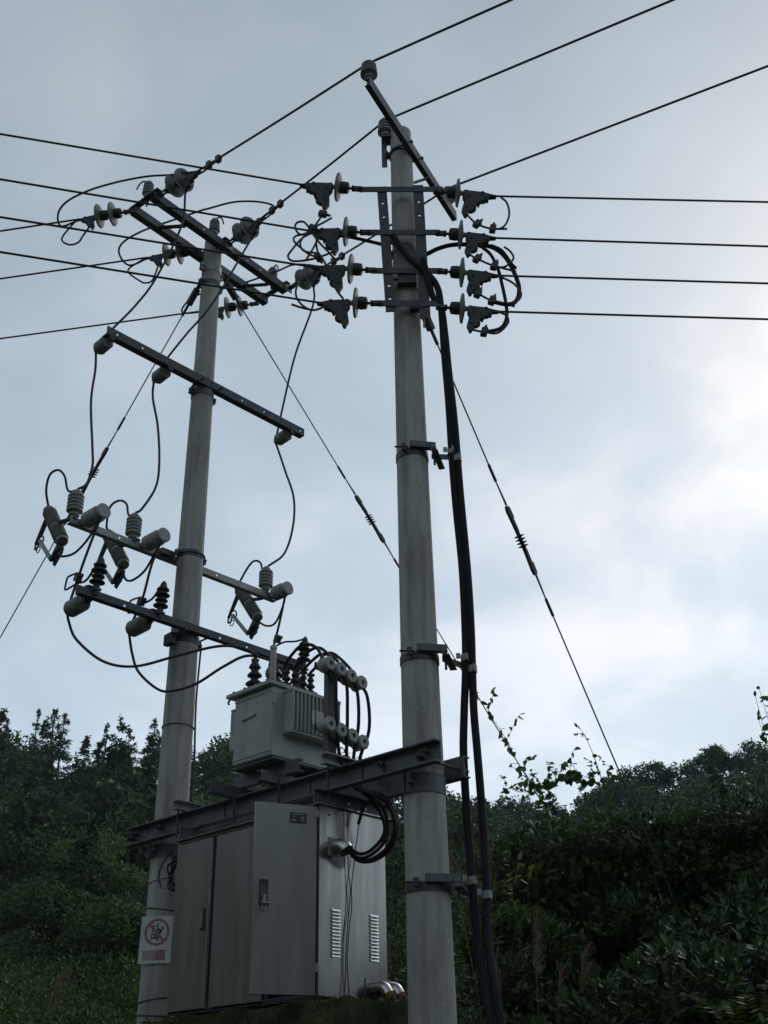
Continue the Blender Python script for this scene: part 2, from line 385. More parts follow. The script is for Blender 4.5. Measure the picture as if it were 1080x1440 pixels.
# control points of every conductor, in metres: W in the frame of the two poles (a, b, z), WJ in world axes
W = {
  'jumper1': [(-0.694,-1.302,9.85), (-0.764,-1.42,9.837), (-0.712,-1.5,9.929), (-0.566,-1.492,10.006), (-0.316,-1.401,10.048), (-0.012,-1.259,10.055), (0.29,-1.102,10.033), (0.514,-0.969,9.99), (0.8,-0.81,9.95)],
  'tail1': [(-0.75,-1.34,9.85), (-0.828,-1.358,9.75), (-0.789,-1.287,9.682), (-0.703,-1.232,9.693), (-0.632,-1.224,9.751), (-0.62,-1.28,9.82)],
  'jumper2': [(-0.644,-0.425,9.85), (-0.744,-0.568,9.821), (-0.755,-0.7,9.898), (-0.666,-0.735,9.984), (-0.418,-0.656,10.05), (-0.059,-0.498,10.083), (0.215,-0.377,10.105), (0.321,-0.326,10.108), (0.589,-0.194,10.109), (0.823,-0.045,10.052), (0.939,0.056,9.972), (0.925,0.05,9.95)],
  'tail2': [(-0.72,-0.46,9.85), (-0.812,-0.538,9.811), (-0.752,-0.427,9.7), (-0.699,-0.366,9.665), (-0.622,-0.329,9.691), (-0.52,-0.36,9.82)],
  'jumper3': [(-0.85,0.56,9.85), (-0.978,0.354,9.82), (-0.891,0.322,9.899), (-0.671,0.384,9.955), (-0.304,0.56,9.948), (0.166,0.752,9.981), (0.41,0.846,10.005), (0.72,1,9.98)],
  'drop1': [(0.74,-0.86,9.8), (0.592,-0.836,9.331), (0.341,-0.9,8.784), (0.161,-0.99,8.48), (-0.03,-1.113,8.205), (-0.12,-1.15,8.03)],
  'drop2': [(0.76,0.05,9.8), (0.308,-0.173,8.92), (0.087,-0.318,8.547), (-0.086,-0.427,8.24), (-0.19,-0.485,8.03)],
  'drop3': [(0.66,1.02,9.78), (0.51,1.037,9.464), (0.23,1.04,8.926), (-0.032,1.096,8.321), (-0.145,1.134,8.03)],
  'lead1': [(-0.12,-1.15,7.97), (-0.136,-1.157,7.782), (-0.146,-1.152,7.422), (-0.104,-1.1,6.917), (-0.089,-1.086,6.728), (-0.108,-1.109,6.539), (-0.14,-1.17,6.47)],
  'lead2': [(-0.19,-0.485,7.97), (-0.172,-0.469,7.811), (-0.112,-0.42,7.469), (-0.069,-0.394,7.055), (-0.067,-0.409,6.772), (-0.117,-0.501,6.526), (-0.14,-0.55,6.47)],
  'lead3': [(-0.145,1.134,7.97), (-0.125,1.154,7.882), (-0.071,1.207,7.638), (0.002,1.274,7.301), (0,1.275,6.959), (-0.052,1.213,6.64), (-0.14,1.07,6.47)],
  'loop1': [(-0.14,-1.17,6.46), (-0.245,-1.204,6.483), (-0.286,-1.236,6.636), (-0.347,-1.274,6.713), (-0.461,-1.29,6.702), (-0.604,-1.227,6.621), (-0.715,-1.12,6.53)],
  'loop2': [(-0.14,-0.55,6.46), (-0.224,-0.571,6.472), (-0.253,-0.587,6.591), (-0.327,-0.622,6.645), (-0.462,-0.63,6.627), (-0.629,-0.545,6.532), (-0.665,-0.5,6.5)],
  'loop3': [(-0.14,1.07,6.46), (-0.21,1.068,6.45), (-0.241,1.052,6.544), (-0.313,1.027,6.577), (-0.43,1.041,6.541), (-0.635,1.1,6.45)],
  'low1': [(-0.4,-1.12,6.02), (-0.412,-1.123,5.931), (-0.348,-1.088,5.906), (-0.23,-1.057,5.917), (-0.046,-1.057,5.989), (0.165,-1.09,6.1)],
  'low2': [(-0.34,-0.5,5.99), (-0.331,-0.468,5.885), (-0.271,-0.431,5.862), (-0.124,-0.408,5.913), (0.051,-0.43,6.023), (0.165,-0.45,6.1)],
  'low3': [(-0.32,1.1,5.94), (-0.246,1.163,5.875), (-0.146,1.199,5.886), (0.011,1.158,6.01), (0.1,1.11,6.1)],
  'fall1': [(0.165,-1.09,6.1), (0.035,-1.092,5.85), (-0.085,-1.088,5.609), (-0.21,-1.07,5.33)],
  'fall2': [(0.165,-0.45,6.1), (0.052,-0.456,5.892), (-0.075,-0.435,5.605), (-0.23,-0.45,5.33)],
  'fall3': [(0.1,1.11,6.1), (-0.021,1.138,5.799), (-0.112,1.152,5.588), (-0.22,1.17,5.33)],
  'arrlead1': [(-0.1,-1.08,5.56), (-0.017,-1.044,5.58), (0.14,-1.045,5.7)],
  'arrlead2': [(-0.12,-0.44,5.56), (0.009,-0.388,5.6), (0.14,-0.385,5.7)],
  'arrlead3': [(-0.09,1.15,5.6), (-0.007,1.206,5.641), (0.067,1.28,5.647), (0.14,1.34,5.67)],
  'hv1': [(-0.21,-1.07,5.3), (-0.204,-1.053,5.241), (-0.158,-0.985,5.085), (0.027,-0.825,4.886), (0.286,-0.681,4.808), (0.675,-0.544,4.829), (1.023,-0.422,4.842), (1.22,-0.326,4.8), (1.33,-0.25,4.72)],
  'hv2': [(-0.23,-0.45,5.3), (-0.18,-0.413,5.12), (-0.119,-0.371,4.949), (0.038,-0.281,4.781), (0.174,-0.229,4.734), (0.446,-0.176,4.739), (0.793,-0.158,4.807), (1.068,-0.125,4.832), (1.33,-0.03,4.72)],
  'hv3': [(-0.22,1.17,5.3), (0.231,0.922,5.051), (0.625,0.704,4.893), (1.33,0.19,4.72)],
  'lv1': [(1.45,-0.06,4.66), (1.563,-0.125,4.674), (1.823,-0.23,4.675), (2.016,-0.263,4.588), (2.2,-0.335,4.37)],
  'lv2': [(1.45,0.03,4.66), (1.73,-0.092,4.677), (1.907,-0.139,4.654), (2.052,-0.165,4.542), (2.2,-0.223,4.36)],
  'lv3': [(1.45,0.12,4.66), (1.636,0.042,4.669), (1.812,-0.018,4.662), (1.964,-0.043,4.594), (2.071,-0.071,4.488), (2.2,-0.117,4.345)],
  'lv4': [(1.45,0.2,4.66), (1.603,0.143,4.675), (1.751,0.071,4.698), (1.879,0.055,4.663), (2.076,0.029,4.485), (2.2,-0.008,4.33)],
  'lve1': [(2.23,-0.338,3.93), (2.206,-0.204,3.728), (2.2,-0.08,3.56)],
  'lve2': [(2.23,-0.225,3.91), (2.209,-0.137,3.726), (2.2,-0.05,3.56)],
  'lve3': [(2.23,-0.108,3.895), (2.207,-0.071,3.729), (2.2,-0.02,3.56)],
  'lve4': [(2.23,0.003,3.875), (2.206,-0.005,3.753), (2.2,0.01,3.56)],
  'bund1': [(2.2,-0.08,3.56), (2.326,0.004,3.468), (2.378,0.054,3.368), (2.387,0.077,3.249), (2.356,0.057,3.146), (2.298,-0.01,3.07), (2.257,-0.086,3.053), (2.25,-0.19,3.1)],
  'bund2': [(2.2,-0.05,3.56), (2.343,0.044,3.472), (2.402,0.1,3.372), (2.41,0.124,3.253), (2.369,0.099,3.136), (2.302,0.021,3.055), (2.253,-0.068,3.037), (2.25,-0.17,3.09)],
  'bund3': [(2.2,-0.02,3.56), (2.27,0.026,3.472), (2.33,0.068,3.365), (2.352,0.086,3.257), (2.331,0.063,3.175), (2.283,-0.008,3.097), (2.253,-0.081,3.082), (2.25,-0.18,3.12)],
  'bund4': [(2.2,0.01,3.56), (2.337,0.086,3.49), (2.387,0.131,3.389), (2.401,0.155,3.259), (2.367,0.13,3.131), (2.301,0.043,3.049), (2.252,-0.06,3.033), (2.25,-0.16,3.08)],
  'riser1': [(2.878,-0.23,8.12), (2.954,-0.126,7.889), (3.058,-0.026,7.724), (3.113,0.039,7.585), (3.115,0.078,7.395), (3.079,0.133,6.933), (3.051,0.187,6.483), (3.017,0.233,5.986), (2.999,0.273,5.565), (2.988,0.316,5.1), (2.967,0.337,4.652), (2.947,0.341,4.328), (2.92,0.331,4.014), (2.901,0.321,3.709), (2.902,0.32,3.27), (2.918,0.316,2.851), (2.948,0.307,2.455), (3.1,0.28,1.55)],
  'riser2': [(3.047,-0.073,7.85), (3.062,0.01,7.498), (3.104,0.063,7.377), (3.098,0.106,7.124), (3.08,0.149,6.798), (3.062,0.207,6.352), (3.03,0.267,5.739), (3.009,0.324,5.095), (2.991,0.348,4.648), (2.975,0.354,4.324), (2.963,0.357,4.01), (2.965,0.366,3.705), (2.972,0.37,3.265), (2.982,0.357,2.803), (2.988,0.329,2.453), (3.14,0.3,1.55)],
}
WJ = {
  'r1': [(0.795,7.17,8.35), (0.858,7.162,8.266), (0.988,7.153,8.198), (1.08,7.145,8.212), (1.137,7.137,8.333), (1.128,7.128,8.467), (1.076,7.12,8.535)],
  'r1t': [(0.99,7.17,8.213), (1.113,7.17,8.21)],
  'r2': [(0.79,7.17,7.929), (0.834,7.158,7.87), (0.972,7.147,7.778), (1.059,7.135,7.757), (1.135,7.123,7.831), (1.115,7.112,7.899), (1.063,7.1,7.945)],
  'r2b': [(0.975,7.17,7.798), (1.156,7.17,7.731)],
  'core1': [(0.411,7.3,8.057), (0.53,7.287,8.115), (0.672,7.274,8.139), (0.911,7.261,8.113), (1.028,7.248,8.041), (1.108,7.235,7.899), (1.164,7.222,7.69), (1.17,7.209,7.548), (1.13,7.196,7.432), (1.055,7.183,7.393), (0.932,7.17,7.416)],
  'core2': [(0.884,7.2,8.042), (0.956,7.196,7.948), (1.006,7.191,7.785), (1.029,7.187,7.61), (1.048,7.183,7.379), (1.038,7.179,7.242), (0.978,7.174,7.137), (0.847,7.17,7.101)],
  'core3': [(0.964,7.2,8.055), (1.055,7.19,7.98), (1.128,7.18,7.818), (1.153,7.17,7.77)],
  'r3': [(0.78,7.17,7.549), (0.819,7.17,7.502), (0.932,7.17,7.424), (1.116,7.17,7.359)],
  'r3b': [(0.997,7.17,7.689), (1.109,7.156,7.604), (1.17,7.142,7.492), (1.156,7.128,7.405), (1.074,7.114,7.344), (0.923,7.1,7.358)],
  'r4': [(0.763,7.17,7.139), (0.846,7.158,7.092), (0.953,7.147,7.072), (1.039,7.135,7.155), (1.037,7.123,7.219), (0.992,7.112,7.248), (0.945,7.1,7.254)],
  'l1': [(-0.448,7.17,8.485), (-0.478,7.161,8.419), (-0.562,7.152,8.248), (-0.609,7.144,8.177), (-0.676,7.135,8.17), (-0.713,7.126,8.236), (-0.695,7.118,8.285), (-0.639,7.109,8.283), (-0.601,7.1,8.225)],
  'l1b': [(-0.563,7.17,8.249), (-0.635,7.158,8.191), (-0.707,7.147,8.158), (-0.723,7.135,8.099), (-0.678,7.123,8.023), (-0.591,7.112,7.923), (-0.53,7.1,7.879)],
  'l2': [(-0.402,7.17,7.946), (-0.51,7.16,7.925), (-0.617,7.15,7.887), (-0.725,7.14,7.873), (-0.767,7.13,7.913), (-0.737,7.12,7.974), (-0.648,7.11,8.098), (-0.533,7.1,8.166)],
  'l2b': [(-0.526,7.17,8.191), (-0.528,7.135,8.038), (-0.5,7.1,7.871)],
  'l2c': [(-0.507,7.17,8.174), (-0.558,7.135,7.998), (-0.613,7.1,7.842)],
  'l3': [(-0.675,7.17,7.68), (-0.696,7.156,7.554), (-0.675,7.142,7.451), (-0.607,7.128,7.356), (-0.536,7.114,7.32), (-0.459,7.1,7.336)],
  'l3b': [(-0.722,7.1,7.373), (-0.652,7.1,7.341), (-0.558,7.1,7.309)],
  'core4': [(0.079,7.25,8.118), (-0.012,7.234,8.138), (-0.165,7.218,8.176), (-0.257,7.202,8.188), (-0.379,7.186,8.201), (-0.489,7.17,8.238)],
}

# ================================================================== THE SETTING
# height of the ground: the viewer stands on a low lane, a bank with the poles rises in front, wooded hills ahead; unseen ridges beside and behind shaped for the cabinet's reflections
AZT = np.radians(np.array([-180, -140, -90, -30, -20.1, -18.1, -16.2, -14.6, -12.3, -10, -8.2, 3.4, 5.6, 7.8, 9.2, 10.4, 11.9, 13, 15.2, 16.7, 19.4, 30, 58, 75, 98, 116, 180]))
ELT = np.radians(np.array([24, 24, 24, 19, 17.9, 18.1, 17.2, 17.7, 17.7, 17.3, 17.0, 15.5, 14.9, 14.6, 14.3, 15.1, 15.7, 16.0, 16.0, 16.3, 16.4, 15, 11.5, 10.5, 11.5, 22, 24]))
D_FOOT, D_RIDGE, TREE_H = 13.0, 120.0, 6.3
def smooth(a, b, x): t = np.clip((x - a) / (b - a), 0, 1); return t * t * (3 - 2 * t)
def ground_z(x, y):
    x = np.asarray(x, float); y = np.asarray(y, float)
    d = np.hypot(x, y); az = np.arctan2(x, y)
    ridge = 1.5 + D_RIDGE * np.tan(np.interp(az, AZT, ELT)) - TREE_H
    front = smooth(-0.3, 0.6, np.cos(az))
    shelf = smooth(3.0, 6.6, d) * 1.25 * front
    t = np.clip((d - D_FOOT) / (D_RIDGE - D_FOOT), 0, 1)
    h = shelf + (ridge - 1.25) * t ** 1.4
    over = np.clip((d - D_RIDGE) / 280, 0, 1)
    h = h * (1 - 0.55 * over)
    return h + 0.25 * np.sin(x * 0.31 + 1.3) * np.sin(y * 0.27) * smooth(14, 40, d)
rr = np.concatenate([[0.01], np.linspace(0.8, 14, 26), np.linspace(15.5, 60, 30), np.linspace(63, 130, 24), np.array([140, 160, 200, 270, 400])])
aa = np.linspace(-math.pi, math.pi, 145)[:-1]
gx = (rr[:, None] * np.sin(aa)[None]).ravel(); gy = (rr[:, None] * np.cos(aa)[None]).ravel()
gv = np.stack([gx, gy, ground_z(gx, gy)], -1)
ii, jj = np.meshgrid(np.arange(len(rr) - 1), np.arange(144), indexing='ij'); j2 = (jj + 1) % 144
gf = np.stack([ii * 144 + jj, ii * 144 + j2, (ii + 1) * 144 + j2, (ii + 1) * 144 + jj], -1).reshape(-1, 4)[:, ::-1]
tag(np_mesh('ground', gv, gf, M['ground'], smooth=True), None, kind='structure')

# ------------------------------------------------------------------ concrete poles
def prad(z): return (0.3236 - z / 75) / 2
def pole(a0, top, label):
    t = thing('concrete_pole', label, 'utility pole', L(a0, 0, 1.0))
    b = MB(); prof = [(0.9 + (top - 0.9) * k / 40, prad(0.9 + (top - 0.9) * k / 40)) for k in range(41)]
    prof += [(top + 0.012, prad(top) * 0.8), (top + 0.016, 0.01)]
    b.lathe(L(a0, 0, 0), Z, prof, 48); b.build('shaft', M['concrete'], t)
    for q in (R(205), R(25)):
        d = (X * math.cos(q) + Y * math.sin(q)); e = d.cross(Z); sm = MB(); vs_ = []; fs = []
        for k in range(41):
            z_ = 0.9 + (top - 0.9) * k / 40; r_ = prad(z_); w_ = 0.006 + 0.003 * math.sin(k * 2.3)
            vs_ += [L(a0, 0, z_) + d * (r_ - 0.001) + e * w_, L(a0, 0, z_) + d * (r_ + 0.003), L(a0, 0, z_) + d * (r_ - 0.001) - e * w_]
        for k in range(40):
            for j in (0, 1): fs.append((3 * k + j, 3 * k + j + 1, 3 * k + j + 4, 3 * k + j + 3))
        sm.add(vs_, fs); sm.build('mould_seam', M['concrete'], t)
    return t
PL = pole(0, 10.03, 'weathered grey concrete pole on the left carrying three crossarms and a warning sign')
PR = pole(SEP, 9.58, 'weathered grey concrete pole on the right with black cables clipped beside it')
def band(p, a0, z, h=0.05, ear=None, m_='galv', earw=0.05):
    r0 = prad(z) + 0.001; c = L(a0, 0, z); b = MB(); b.ring(c, Z, r0, 0.006, h)
    for d in (ear or []):
        d = d.normalized(); s = d.cross(Z)
        for k in (-1, 1):
            b.box(c + d * (r0 + earw / 2) + s * (k * 0.014), d, s, Z, earw, 0.008, h)
        b.lathe(c + d * (r0 + earw * 0.55) - s * 0.05, s, [(0, 0.008), (0.10, 0.008)], 8)
        b.bolt(c + d * (r0 + earw * 0.55) + s * 0.018, s, 0.015, 0.014); b.bolt(c + d * (r0 + earw * 0.55) - s * 0.018, -s, 0.015, 0.014)
    return b.build('band', M[m_], p)
for z, h, e, mm in [(9.62, 0.10, [V, -V], 'galvlight'), (9.42, 0.05, [V, -V], 'galv'), (7.98, 0.07, [V, -V], 'galv'), (6.15, 0.06, [V, -V], 'galv'), (5.30, 0.08, [V, -V], 'galv'), (3.44, 0.10, [-V, V], 'beam')]:
    band(PL, 0, z, h, e, mm)
for z, h, e, mm in [(9.30, 0.05, [-X, X], 'galv'), (8.10, 0.06, [-X, X], 'galv'), (7.68, 0.06, [-X, X], 'galv'), (3.44, 0.13, [-V, V], 'beam')]:
    band(PR, SEP, z, h, e, mm)
for z, tl in [(4.50, 0.0), (3.22, 0.03), (2.99, -0.02), (2.33, 0.02), (2.22, -0.01)]:
    b = MB(); r0 = prad(z) + 0.004; pts = [L(0, 0, z) + U * (r0 * math.cos(q)) + V * (r0 * math.sin(q)) + Z * (tl * math.sin(q + 1)) for q in np.linspace(0, 2 * math.pi, 33)]
    b.tube(pts, 0.005, 6, caps=False); b.build('binding_wire', M['tie'] if abs(z - 3.22) < .01 else M['strand'], PL)
b = MB(); ew = [L(0.02 + prad(z) * 0.92, prad(z) * 0.62 + 0.01 * math.sin(z * 5), z) for z in np.linspace(5.25, 1.6, 22)]
tag(b.tube(ew, 0.009, 6).build('earth_wire', M['wire']), 'dark earthing wire running down the right side of the left concrete pole', 'wire')
# coil of spare wire tucked behind the pole beside the cabinet
b = MB(); pts = []
for k in range(120):
    q = k / 120 * 2 * math.pi * 5; rr_ = 0.085 + 0.015 * math.sin(k * 0.7)
    pts.append(L(0.30 + rr_ * math.cos(q), -0.14 + 0.02 * math.sin(k * 1.1) + 0.0004 * k, 3.22 + 1.5 * rr_ * math.sin(q)))
b.tube(pts, 0.007, 6)
b.tube(crom([L(0.26, -0.15, 3.40), L(0.18, -0.17, 3.33), L(0.14, -0.18, 3.22), L(0.18, -0.17, 3.12)]), 0.006, 6)
tag(b.build('wire_coil', M['cable']), 'coil of spare black wire between the left pole and the cabinet', 'wire coil')

# ------------------------------------------------------------------ plinth under the cabinet
def plinth():
    b = MB(); n = 26; a0, a1, b0, b1, z0, z1 = 0.38, 2.42, -0.40, 0.52, 0.9, 2.155
    def face(o, e1, n1, e2, n2):
        vs_ = []; fs = []
        for i in range(n1 + 1):
            for j in range(n2 + 1):
                p = o + e1 * (i / n1) + e2 * (j / n2)
                q = p * 3.1
                w = 0.03 * (math.sin(q.x * 3 + 2 * math.sin(q.z * 2.3)) * math.cos(q.z * 4.1 + q.y * 2) + 0.5 * math.sin(q.x * 9 + q.z * 7 + q.y * 8))
                p = p + (U * (w * 0.5) - V * (w * 0.7) + Z * (w * 0.5))
                vs_.append(p)
        for i in range(n1):
            for j in range(n2):
                k = i * (n2 + 1) + j; fs.append((k, k + n2 + 1, k + n2 + 2, k + 1))
        b.add(vs_, fs)
    E1, E2, E3 = U * (a1 - a0), V * (b1 - b0), Z * (z1 - z0)
    face(L(a0, b0, z0), E1, 40, E3, 26); face(L(a1, b0, z0), E2, 20, E3, 26)
    face(L(a1, b1, z0), -E1, 40, E3, 26); face(L(a0, b1, z0), -E2, 20, E3, 26); face(L(a0, b0, z1), E1, 40, E2, 20)
    return b.build('plinth', M['moss'], org=L(1.4, 0, 0.9), smooth=180)
tag(plinth(), 'low moss covered concrete plinth under the steel cabinet', 'plinth')

# ------------------------------------------------------------------ steel platform: two channel beams and cross pieces
def beam(b0, sgn, label, end):
    t = thing('platform_beam', label, 'steel beam', L(1.4, b0, 3.58), 'channel beams of the platform')
    mb = MB(); mb.channel(L(-0.28, b0, 3.577), L(end, b0, 3.577), Z, V * sgn, 0.146, 0.065, 0.010); mb.build('channel', M['beam'], t)
    for a in (-0.17, 0.17, SEP - 0.18, end - 0.10):
        bb = MB(); bb.lathe(L(a, b0 - sgn * 0.012, 3.585), V * sgn, [(0, 0.012), (0.05, 0.012), (0.05, 0.024), (0.068, 0.024), (0.068, 0.010), (0.10, 0.010)], 8); bb.build('bolt', M['castiron'], t)
    for a in (0.95, 1.9, 2.42, 2.62):
        bb = MB(); bb.box(L(a, b0 + sgn * 0.013, 3.577), U, V, Z, 0.006, 0.008, 0.124); bb.build('weld_seam', M['dark'], t)
    return t
beam(-0.185, -1, 'dark steel channel beam bolted across the near side of both poles under the transformer', 3.12)
beam(0.185, 1, 'dark steel channel beam bolted across the far side of both poles', 3.0)
for i, a in enumerate((SEP + 0.165, -0.22)):
    bb = MB(); bb.lathe(L(a, -0.26, 3.56), V, [(0, 0.011), (0.53, 0.011)], 8); bb.bolt(L(a, -0.215, 3.56), -V, 0.022, 0.02); bb.bolt(L(a, 0.215, 3.56), V, 0.022, 0.02)
    tag(bb.build('through_bolt', M['castiron']), ['long bolt clamping the two beams beyond the right pole', 'long bolt clamping the two beams beyond the left pole'][i], 'bolt')
def cross(a, z0, z1, b0, b1, label, m_='beam', sgn=1, fl=0.06):
    t = thing('cross_channel', label, 'steel channel', L(a, 0, z0))
    mb = MB(); mb.channel(L(a, b0, (z0 + z1) / 2), L(a, b1, (z0 + z1) / 2), Z, U * sgn, z1 - z0, fl, 0.009); mb.build('channel', M[m_], t)
    for bb_ in (-0.22, 0.22):
        mb = MB(); mb.lathe(L(a + 0.02 * sgn - 0.05 * sgn, bb_ - 0.035 * (1 if bb_ < 0 else -1), z0 - 0.20), Z, [(0, 0.009), (0.22, 0.009)], 8); mb.build('hook_bolt', M['castiron'], t)
    return t
cross(0.47, 3.656, 3.73, -0.34, 0.36, 'short pale channel across the beams beside the left pole', 'galvlight')
cross(1.10, 3.656, 3.735, -0.46, 0.42, 'dark channel under the left half of the transformer', 'beam', -1)
cross(1.60, 3.656, 3.735, -0.40, 0.42, 'channel under the right half of the transformer', 'galv', -1)
cross(2.17, 3.656, 3.735, -0.36, 0.36, 'pale channel carrying the post of the spool rack', 'galvlight')
for i, bb_ in enumerate((-0.17, 0.2)):
    mb = MB(); mb.channel(L(1.0, bb_, 3.785), L(1.74, bb_, 3.785), Z, V * (-1 if i else 1), 0.094, 0.05, 0.009)
    tag(mb.build('skid_channel', M['beam']), ['near skid channel directly under the transformer tank', 'far skid channel directly under the transformer tank'][i], 'steel channel')
for i, a in enumerate((2.105, 0.62)):
    mb = MB(); mb.channel(L(a, -0.36, 3.446), L(a, 0.42, 3.446), Z, U * (1 if i == 0 else -1), 0.105, 0.05, 0.008)
    tag(mb.build('cabinet_hanger', M['beam']), ['dark steel hanger channel over the louvred side of the cabinet', 'dark steel hanger channel over the left end of the cabinet'][i], 'steel channel')

# ------------------------------------------------------------------ low voltage cabinet
BX0, BX1, BF, BB, BZ0, BZ1 = 0.585, 2.14, -0.33, 0.31, 2.185, 3.39
def cabinet():
    t = thing('control_cabinet', 'brushed stainless steel cabinet under the platform with its right door swung open', 'cabinet', L((BX0 + BX1) / 2, (BF + BB) / 2, BZ0))
    am, bm, zm = (BX0 + BX1) / 2, (BF + BB) / 2, (BZ0 + BZ1) / 2; la, lb, lz = BX1 - BX0, BB - BF, BZ1 - BZ0
    def bx(name, c, s, m_, bev=0.002):
        o = MB().box(L(*c), U, V, Z, *s).build(name, M[m_], t)
        if bev:
            md = o.modifiers.new('bevel', 'BEVEL'); md.width = bev; md.segments = 2
        return o
    side = bx('side_panel', (BX1 - 0.002, bm, zm), (0.004, lb, lz), 'steel', 0)
    bx('side_panel', (BX0 + 0.002, bm, zm), (0.004, lb, lz), 'steel', 0)
    bx('back_panel', (am, BB - 0.002, zm), (la - 0.010, 0.004, lz), 'steel', 0)
    bx('top_panel', (am, bm, BZ1 + 0.004), (la + 0.05, lb + 0.06, 0.008), 'steel', 0)
    bx('bottom_panel', (am, bm, BZ0 - 0.006), (la, lb, 0.010), 'dark', 0)
    # front frame
    bx('frame_rail', (am, BF + 0.02, BZ1 - 0.012), (la - 0.012, 0.035, 0.022), 'galvlight')
    bx('frame_rail', (am, BF + 0.02, BZ0 + 0.012), (la - 0.012, 0.035, 0.022), 'dark')
    for a, w in ((BX0 + 0.014, 0.016), (1.035, 0.03), (1.635, 0.035), (BX1 - 0.016, 0.022)):
        bx('frame_post', (a, BF + 0.022, zm), (w, 0.036, lz - 0.05), 'dark')
    for a in (1.032, 1.632):
        bx('partition', (a, bm + 0.02, zm), (0.004, lb - 0.10, lz - 0.05), 'dark', 0)
    # closed doors
    for k, (a0, a1) in enumerate(((BX0 + 0.006, 1.005), (1.062, 1.60))):
        d = bx('door', ((a0 + a1) / 2, BF - 0.008, zm - 0.012), (a1 - a0, 0.018, lz - 0.045), 'door', 0.003)
        ha = a1 - 0.055
        mb = MB().box(L(ha, BF - 0.020, 2.785), U, V, Z, 0.046, 0.008, 0.145); mb.build('handle_plate', M['dark'], d)
        mb = MB().box(L(ha, BF - 0.029, 2.80), U, V, Z, 0.030, 0.010, 0.10); mb.box(L(ha, BF - 0.031, 2.735), U, V, Z, 0.034, 0.016, 0.03); mb.build('handle', M['shiny'], d)
        mb = MB().box(L(a1 + 0.003, BF - 0.008, zm - 0.012), U, V, Z, 0.006, 0.022, lz - 0.047); mb.build('edge_seal', M['galvlight'], d)
    # open door: hinged on the near corner post
    H = L(BX1 - 0.012, BF - 0.02, 0); F = L(1.967, -0.735, 0); dd = (F - H).normalized(); nn = dd.cross(Z); w = 0.437
    if nn.dot(Vector((0, -1, 0))) < 0: nn = -nn
    o = MB().box(H + dd * (w / 2) + Z * (zm - 0.006), dd, nn, Z, w, 0.022, lz - 0.022).build('door', M['door'], t)
    o['label'] = 'wide open cabinet door with a black nameplate and a padlock'
    md = o.modifiers.new('bevel', 'BEVEL'); md.width = 0.003; md.segments = 2
    D = lambda s, q, z: H + dd * s + nn * q + Z * z
    MB().box(D(0.134, 0.013, 3.285), dd, nn, Z, 0.118, 0.004, 0.07).build('nameplate', M['dark'], o)
    rows = [(0.134, 3.309, 0.085, 0.006), (0.165, 3.293, 0.022, 0.007), (0.108, 3.292, 0.03, 0.004), (0.103, 3.280, 0.022, 0.009), (0.165, 3.268, 0.028, 0.008), (0.108, 3.266, 0.032, 0.004)]
    mb = MB()
    for s_, z_, w_, h_ in rows: mb.box(D(s_, 0.0155, z_), dd, nn, Z, w_, 0.001, h_)
    mb.build('nameplate_print', M['galvlight'], o)
    mb = MB().box(D(0.362, 0.0125, 2.80), dd, nn, Z, 0.058, 0.003, 0.150); mb.build('lock_recess', M['dark'], o)
    mb = MB()
    mb.box(D(0.335, 0.015, 2.80), dd, nn, Z, 0.005, 0.008, 0.15); mb.box(D(0.389, 0.015, 2.80), dd, nn, Z, 0.005, 0.008, 0.15)
    mb.box(D(0.362, 0.015, 2.872), dd, nn, Z, 0.058, 0.008, 0.006); mb.box(D(0.362, 0.0145, 2.785), dd, nn, Z, 0.044, 0.004, 0.10)
    mb.build('lock_frame', M['galv'], o)
    mb = MB().box(D(0.350, 0.030, 2.727), dd, nn, Z, 0.060, 0.040, 0.010); mb.box(D(0.362, 0.03, 2.752), dd, nn, Z, 0.02, 0.03, 0.05)
    mb.tube(crom([D(0.372, 0.035, 2.722), D(0.374, 0.035, 2.695), D(0.362, 0.035, 2.685), D(0.352, 0.035, 2.695), D(0.353, 0.035, 2.722)], 5), 0.004, 6)
    mb.build('hasp', M['galvlight'], o)
    for z_ in (3.30, 2.33):
        MB().lathe(L(BX1 + 0.004, BF - 0.02, z_), Z, [(0, 0.010), (0.05, 0.010)], 10).build('hinge', M['galvlight'], o)
    MB().box(D(w / 2, -0.0135, zm), dd, nn, Z, w - 0.06, 0.005, lz - 0.10).build('stiffener', M['galv'], o)
    # louvres on the side
    for b0 in (-0.178, 0.184):
        for k in range(14):
            z_ = 2.717 - k * 0.0218
            lv = MB().box(L(BX1 + 0.0070, b0, z_), (U * 0.5 - Z * 0.866).normalized(), V, (U * 0.866 + Z * 0.5).normalized(), 0.0145, 0.078, 0.003)
            lv.build('louvre', M['louvre'], side)
    # bolts and cable glands
    for b_, z_ in ((-0.075, 3.43), (0.09, 3.42)):
        MB().lathe(L(2.157, b_, z_), U, [(0, 0.012), (0.008, 0.012), (0.012, 0.006)], 10).build('rivet', M['tie'], side)
    MB().lathe(L(BX1, -0.24, 3.335), U, [(0, 0.007), (0.004, 0.007)], 8).build('plug_hole', M['black'], side)
    mb = MB().box(L(BX1 + 0.003, -0.19, 3.125), U, V, Z, 0.005, 0.12, 0.12); mb.build('gland_plate', M['galvlight'], side)
    mb = MB(); mb.tube(crom([L(BX1 + 0.004, -0.19, 3.125), L(BX1 + 0.05, -0.19, 3.123), L(BX1 + 0.085, -0.185, 3.11), L(BX1 + 0.105, -0.18, 3.085)], 6), 0.052, 20); mb.build('cable_elbow', M['shiny'], side)
